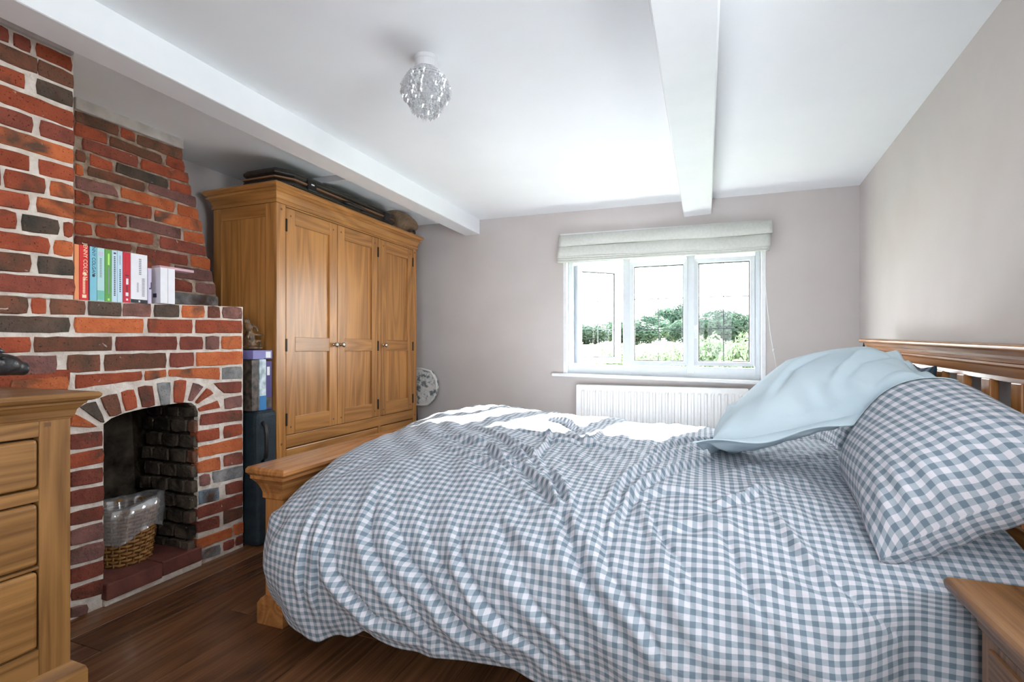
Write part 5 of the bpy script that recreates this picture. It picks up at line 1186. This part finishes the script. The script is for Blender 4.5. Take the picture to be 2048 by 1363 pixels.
blind_fold('lower_fold', (Lx - 0.006, [zl(489), zl(494), zl(504), zl(512), zl(515), zl(512), zl(495)]), (Rx - 0.012, [zr_(461), zr_(467), zr_(480), zr_(491), zr_(494), zr_(490), zr_(470)]), [FAR - 0.040, FAR - 0.070, FAR - 0.084, FAR - 0.088, FAR - 0.075, FAR - 0.05, FAR - 0.01], seed=2)
for k, dv in enumerate((0, 4, 8)):
    blind_fold('gathered_hem', (Lx - 0.01, [zl(512 + dv), zl(513 + dv), zl(516 + dv), zl(517 + dv), zl(515 + dv)]), (Rx - 0.018, [zr_(490 + dv*0.7), zr_(491 + dv*.7), zr_(494 + dv*.7), zr_(495 + dv*.7), zr_(493 + dv*.7)]), [FAR - 0.02, FAR - 0.082 + k*.004, FAR - 0.084 + k*.004, FAR - 0.07, FAR - 0.02], wob=0.003, seed=k)
cp = [on_y(1527, 505, FAR - 0.05), on_y(1530, 560, FAR - 0.045), on_y(1534, 610, FAR - 0.045), on_y(1541, 670, FAR - 0.05), on_y(1550, 720, FAR - 0.055), on_y(1558, 757, FAR - 0.06)]
MB().tube(cp, 0.0022, 6).build('pull_cord', 'sill', bl_thing, smooth=True)
kn = on_y(1547, 700, FAR - 0.053); km = MB(); blob(km, kn, (0.006, 0.006, 0.012)); km.build('cord_knot', 'sill', bl_thing, smooth=True)

# ------------------------------------------------------------------ radiator
rx0, rx1 = on_y(1152, 780, FAR - 0.09).x, on_y(1497, 780, FAR - 0.09).x
rzt = on_y(1320, 774, FAR - 0.09).z
rad = thing('radiator', ((rx0+rx1)/2, FAR - 0.06, 0.13), 'white panel radiator with vertical flutes under the window', 'radiator')
MB().box((rx0, FAR - 0.085, 0.14), (rx1, FAR - 0.075, rzt)).build('front_panel', 'rad', rad, bevel=0.003)
MB().box((rx0 + 0.01, FAR - 0.045, 0.14), (rx1 - 0.01, FAR - 0.035, rzt)).build('back_panel', 'rad', rad, bevel=0.003)
MB().box((rx0 + 0.002, FAR - 0.080, rzt - 0.008), (rx1 - 0.002, FAR - 0.036, rzt + 0.004)).build('top_grille', 'rad', rad, bevel=0.003)
for xx in (rx0, rx1 - 0.004): MB().box((xx, FAR - 0.084, 0.15), (xx + 0.004, FAR - 0.036, rzt)).build('end_panel', 'rad', rad)
nf = 26; me_f = None
for i in range(nf):
    xx = rx0 + 0.03 + (rx1 - rx0 - 0.06) * (i + 0.5)/nf; hw = (rx1 - rx0 - 0.06)/nf*0.30
    if me_f is None:
        f_ = MB().loft([[(xx - hw, FAR - 0.084, z), (xx - hw*0.5, FAR - 0.084 - d, z), (xx + hw*0.5, FAR - 0.084 - d, z), (xx + hw, FAR - 0.084, z)] for z, d in ((0.17, 0.0), (0.185, 0.011), (rzt - 0.045, 0.011), (rzt - 0.030, 0.0))]).build('flute', 'rad', rad)
        me_f = f_; xf = xx
    else:
        c_ = me_f.copy(); COL.objects.link(c_); c_.parent = rad; c_.location = (xx - xf, 0, 0)
for xx in (rx0 + 0.06, rx1 - 0.06): MB().box((xx - 0.015, FAR - 0.036, 0.25), (xx + 0.015, FAR, 0.65)).build('wall_bracket', 'rad', rad)
for xx in (rx0 + 0.01, rx1 - 0.01): MB().tube([(xx, FAR - 0.06, 0.0), (xx, FAR - 0.06, 0.16)], 0.009, 8).build('pipe', 'rad', rad)
MB().box((rx1, FAR - 0.07, rzt - 0.04), (rx1 + 0.008, FAR - 0.05, rzt - 0.02)).build('bleed_valve', 'rad', rad)

# ------------------------------------------------------------------ outside: garden, field, hedge bushes, trees
M['grass'] = noise_mat('garden_grass', (0.05, 0.09, 0.02, 1), (0.12, 0.16, 0.05, 1), 3, 0.95, 0.3, 30, 0.1)
M['straw'] = noise_mat('pale_stubble_field', (0.42, 0.36, 0.24, 1), (0.55, 0.48, 0.33, 1), 0.6, 0.95, 0.3, 8, 0.1)
struct(MB().prism([(-60, FAR + 0.3, -0.30), (60, FAR + 0.3, -0.30), (60, 13, -0.12), (-60, 13, -0.12)], (0, 0, -0.2)).build('ground', 'grass'))
struct(MB().loft([[(-90, y, z) for y, z in ((12.8, -0.1), (30, 0.55), (60, 1.25), (150, 3.01), (150, 2.0), (12.8, -0.5))], [(70, y, z) for y, z in ((12.8, -0.1), (30, 0.55), (60, 1.25), (150, 3.01), (150, 2.0), (12.8, -0.5))]]).build('field', 'straw'))
def leaf_cloud(lobes, n, size, seed):
    rs = random.Random(seed); m = MB(); tot = sum(l[3]**2 for l in lobes)
    for lx, ly, lz_, r, sq in lobes:
        for k in range(int(n*r*r/tot)):
            v = Vector((rs.gauss(0, 1), rs.gauss(0, 1), rs.gauss(0, 1))).normalized() * r * rs.uniform(0.75, 1.06)
            p = Vector((lx + v.x, ly + v.y, lz_ + v.z*sq)); nrm = (v.normalized() + Vector((rs.uniform(-.7, .7), rs.uniform(-.7, .7), rs.uniform(-.5, .9)))).normalized()
            a = nrm.orthogonal().normalized(); a = Matrix.Rotation(rs.uniform(0, 6.28), 3, nrm) @ a; b = nrm.cross(a); s_ = size*rs.uniform(0.6, 1.3)
            m.add([p - a*s_, p - b*s_*0.45, p + a*s_, p + b*s_*0.45], [(0, 1, 2, 3)])
    return m
def leafmat(name, a, b): 
    M[name] = noise_mat(name, a, b, 1.2, 0.8, 0, 1, 0.2, 0.15)
    nt = M[name].node_tree; N_, L_ = nt.nodes, nt.links; pr_ = N_['Principled BSDF']; tr = N_.new('ShaderNodeBsdfTranslucent'); mx = N_.new('ShaderNodeMixShader'); mx.inputs[0].default_value = 0.4
    src = pr_.inputs['Base Color'].links[0].from_socket; L_.new(src, tr.inputs['Color']); out = N_['Material Output']
    L_.new(pr_.outputs[0], mx.inputs[1]); L_.new(tr.outputs[0], mx.inputs[2]); L_.new(mx.outputs[0], out.inputs['Surface'])
leafmat('leaf_far', (0.016, 0.036, 0.024, 1), (0.04, 0.072, 0.048, 1)); leafmat('leaf_near', (0.05, 0.08, 0.04, 1), (0.11, 0.15, 0.085, 1))
M['bark'] = noise_mat('grey_bark', (0.05, 0.04, 0.03, 1), (0.12, 0.10, 0.08, 1), 6, 0.9)
crowns = []
for sd in range(4):
    rs = random.Random(sd); lobes = [(0, 0, 0, 1.0, 0.8)] + [(rs.uniform(-.9, .9), rs.uniform(-.7, .7), rs.uniform(-.5, .55), rs.uniform(.35, .6), .85) for _ in range(8)]
    crowns.append(leaf_cloud(lobes, 4200, 0.10, sd))
crown_me = {}
def tree(u, vtop, y, halfw, label, k):
    top = on_y(u, vtop, y); gz = 0.55 + (y - 30)*0.0205; hgt = top.z - gz; ht_ = halfw
    t = thing('tree', (top.x, y, gz - 0.1), label, 'tree', 'trees beyond the field')
    if k % 4 not in crown_me:
        o = crowns[k % 4].build('crown', 'leaf_far', None); crown_me[k % 4] = o.data; o.parent = t
    else:
        o = bpy.data.objects.new('crown', crown_me[k % 4]); COL.objects.link(o); o.parent = t
    vz = hgt*0.50; o.location = (0, 0, hgt*0.50); o.scale = (ht_/1.25, ht_/1.25, vz/0.95); o.rotation_euler = (0, 0, k*1.3)
    MB().tube([(top.x, y, gz - 0.1), (top.x + 0.1, y, gz + hgt*0.6)], [0.35, 0.2], 8).build('trunk', 'bark', t)
tl = [(u, v, 76 + 13*((k*2) % 5), min(5.0, hw)) for k, (u, v, hw) in enumerate([(1060, 640, 5), (1110, 632, 5), (1150, 640, 5), (1190, 645, 5), (1232, 638, 5), (1272, 636, 4.2), (1300, 624, 5), (1345, 607, 5), (1378, 632, 4.2), (1408, 648, 5), (1443, 611, 5), (1476, 640, 4.2), (1503, 622, 5), (1545, 628, 5)])]
for k, (u, v, y, hw) in enumerate(tl):
    nm = 'broad green tree in the tree line beyond the pale field'
    if k == 7: nm = 'tallest dome shaped tree of the distant tree line'
    if k == 10: nm = 'tall pointed tree standing clear of the distant tree line'
    tree(u, v, y, hw, nm, k)
bush_me = None
hb = [(u, v, 6.8 + 1.2*(k % 4), min(0.5, 0.062*(6.8 + 1.2*(k % 4)))) for k, (u, v) in enumerate([(1160, 716), (1215, 700), (1248, 690), (1284, 704), (1312, 716), (1345, 688), (1418, 668), (1452, 684), (1488, 666), (1540, 672)])]
bm_ = [leaf_cloud([(0, 0, 0, 1.0, 1.0), (0.4, 0, 0.45, .5, 1), (-.5, .2, .4, .45, 1), (0, -.4, .6, .4, 1), (.2, .1, .85, .3, 1.2), (-.3, 0, .8, .25, 1.3)], 2600, 0.075, 20 + q) for q in range(2)]
bme = {}
for k, (u, v, y, hw) in enumerate(hb):
    top = on_y(u, v, y); gz = -0.26; t = thing('hedge_bush', (top.x, y, gz), ('tall full bush rising above the others in the garden hedge' if v < 675 else 'low leafy bush in the garden hedge outside the window'), 'bush', 'bushes outside the window')
    if k % 2 not in bme: o = bm_[k % 2].build('foliage', 'leaf_near', None); bme[k % 2] = o.data; o.parent = t
    else: o = bpy.data.objects.new('foliage', bme[k % 2]); COL.objects.link(o); o.parent = t
    hgt = top.z - gz; o.scale = (hw/1.1, hw/1.1, hgt/2.15); o.location = (0, 0, hgt*0.47); o.rotation_euler = (0, 0, k*2.1)
    MB().tube([(top.x, y, gz), (top.x, y, gz + hgt*0.6)], [0.03, 0.015], 6).build('stem', 'bark', t)
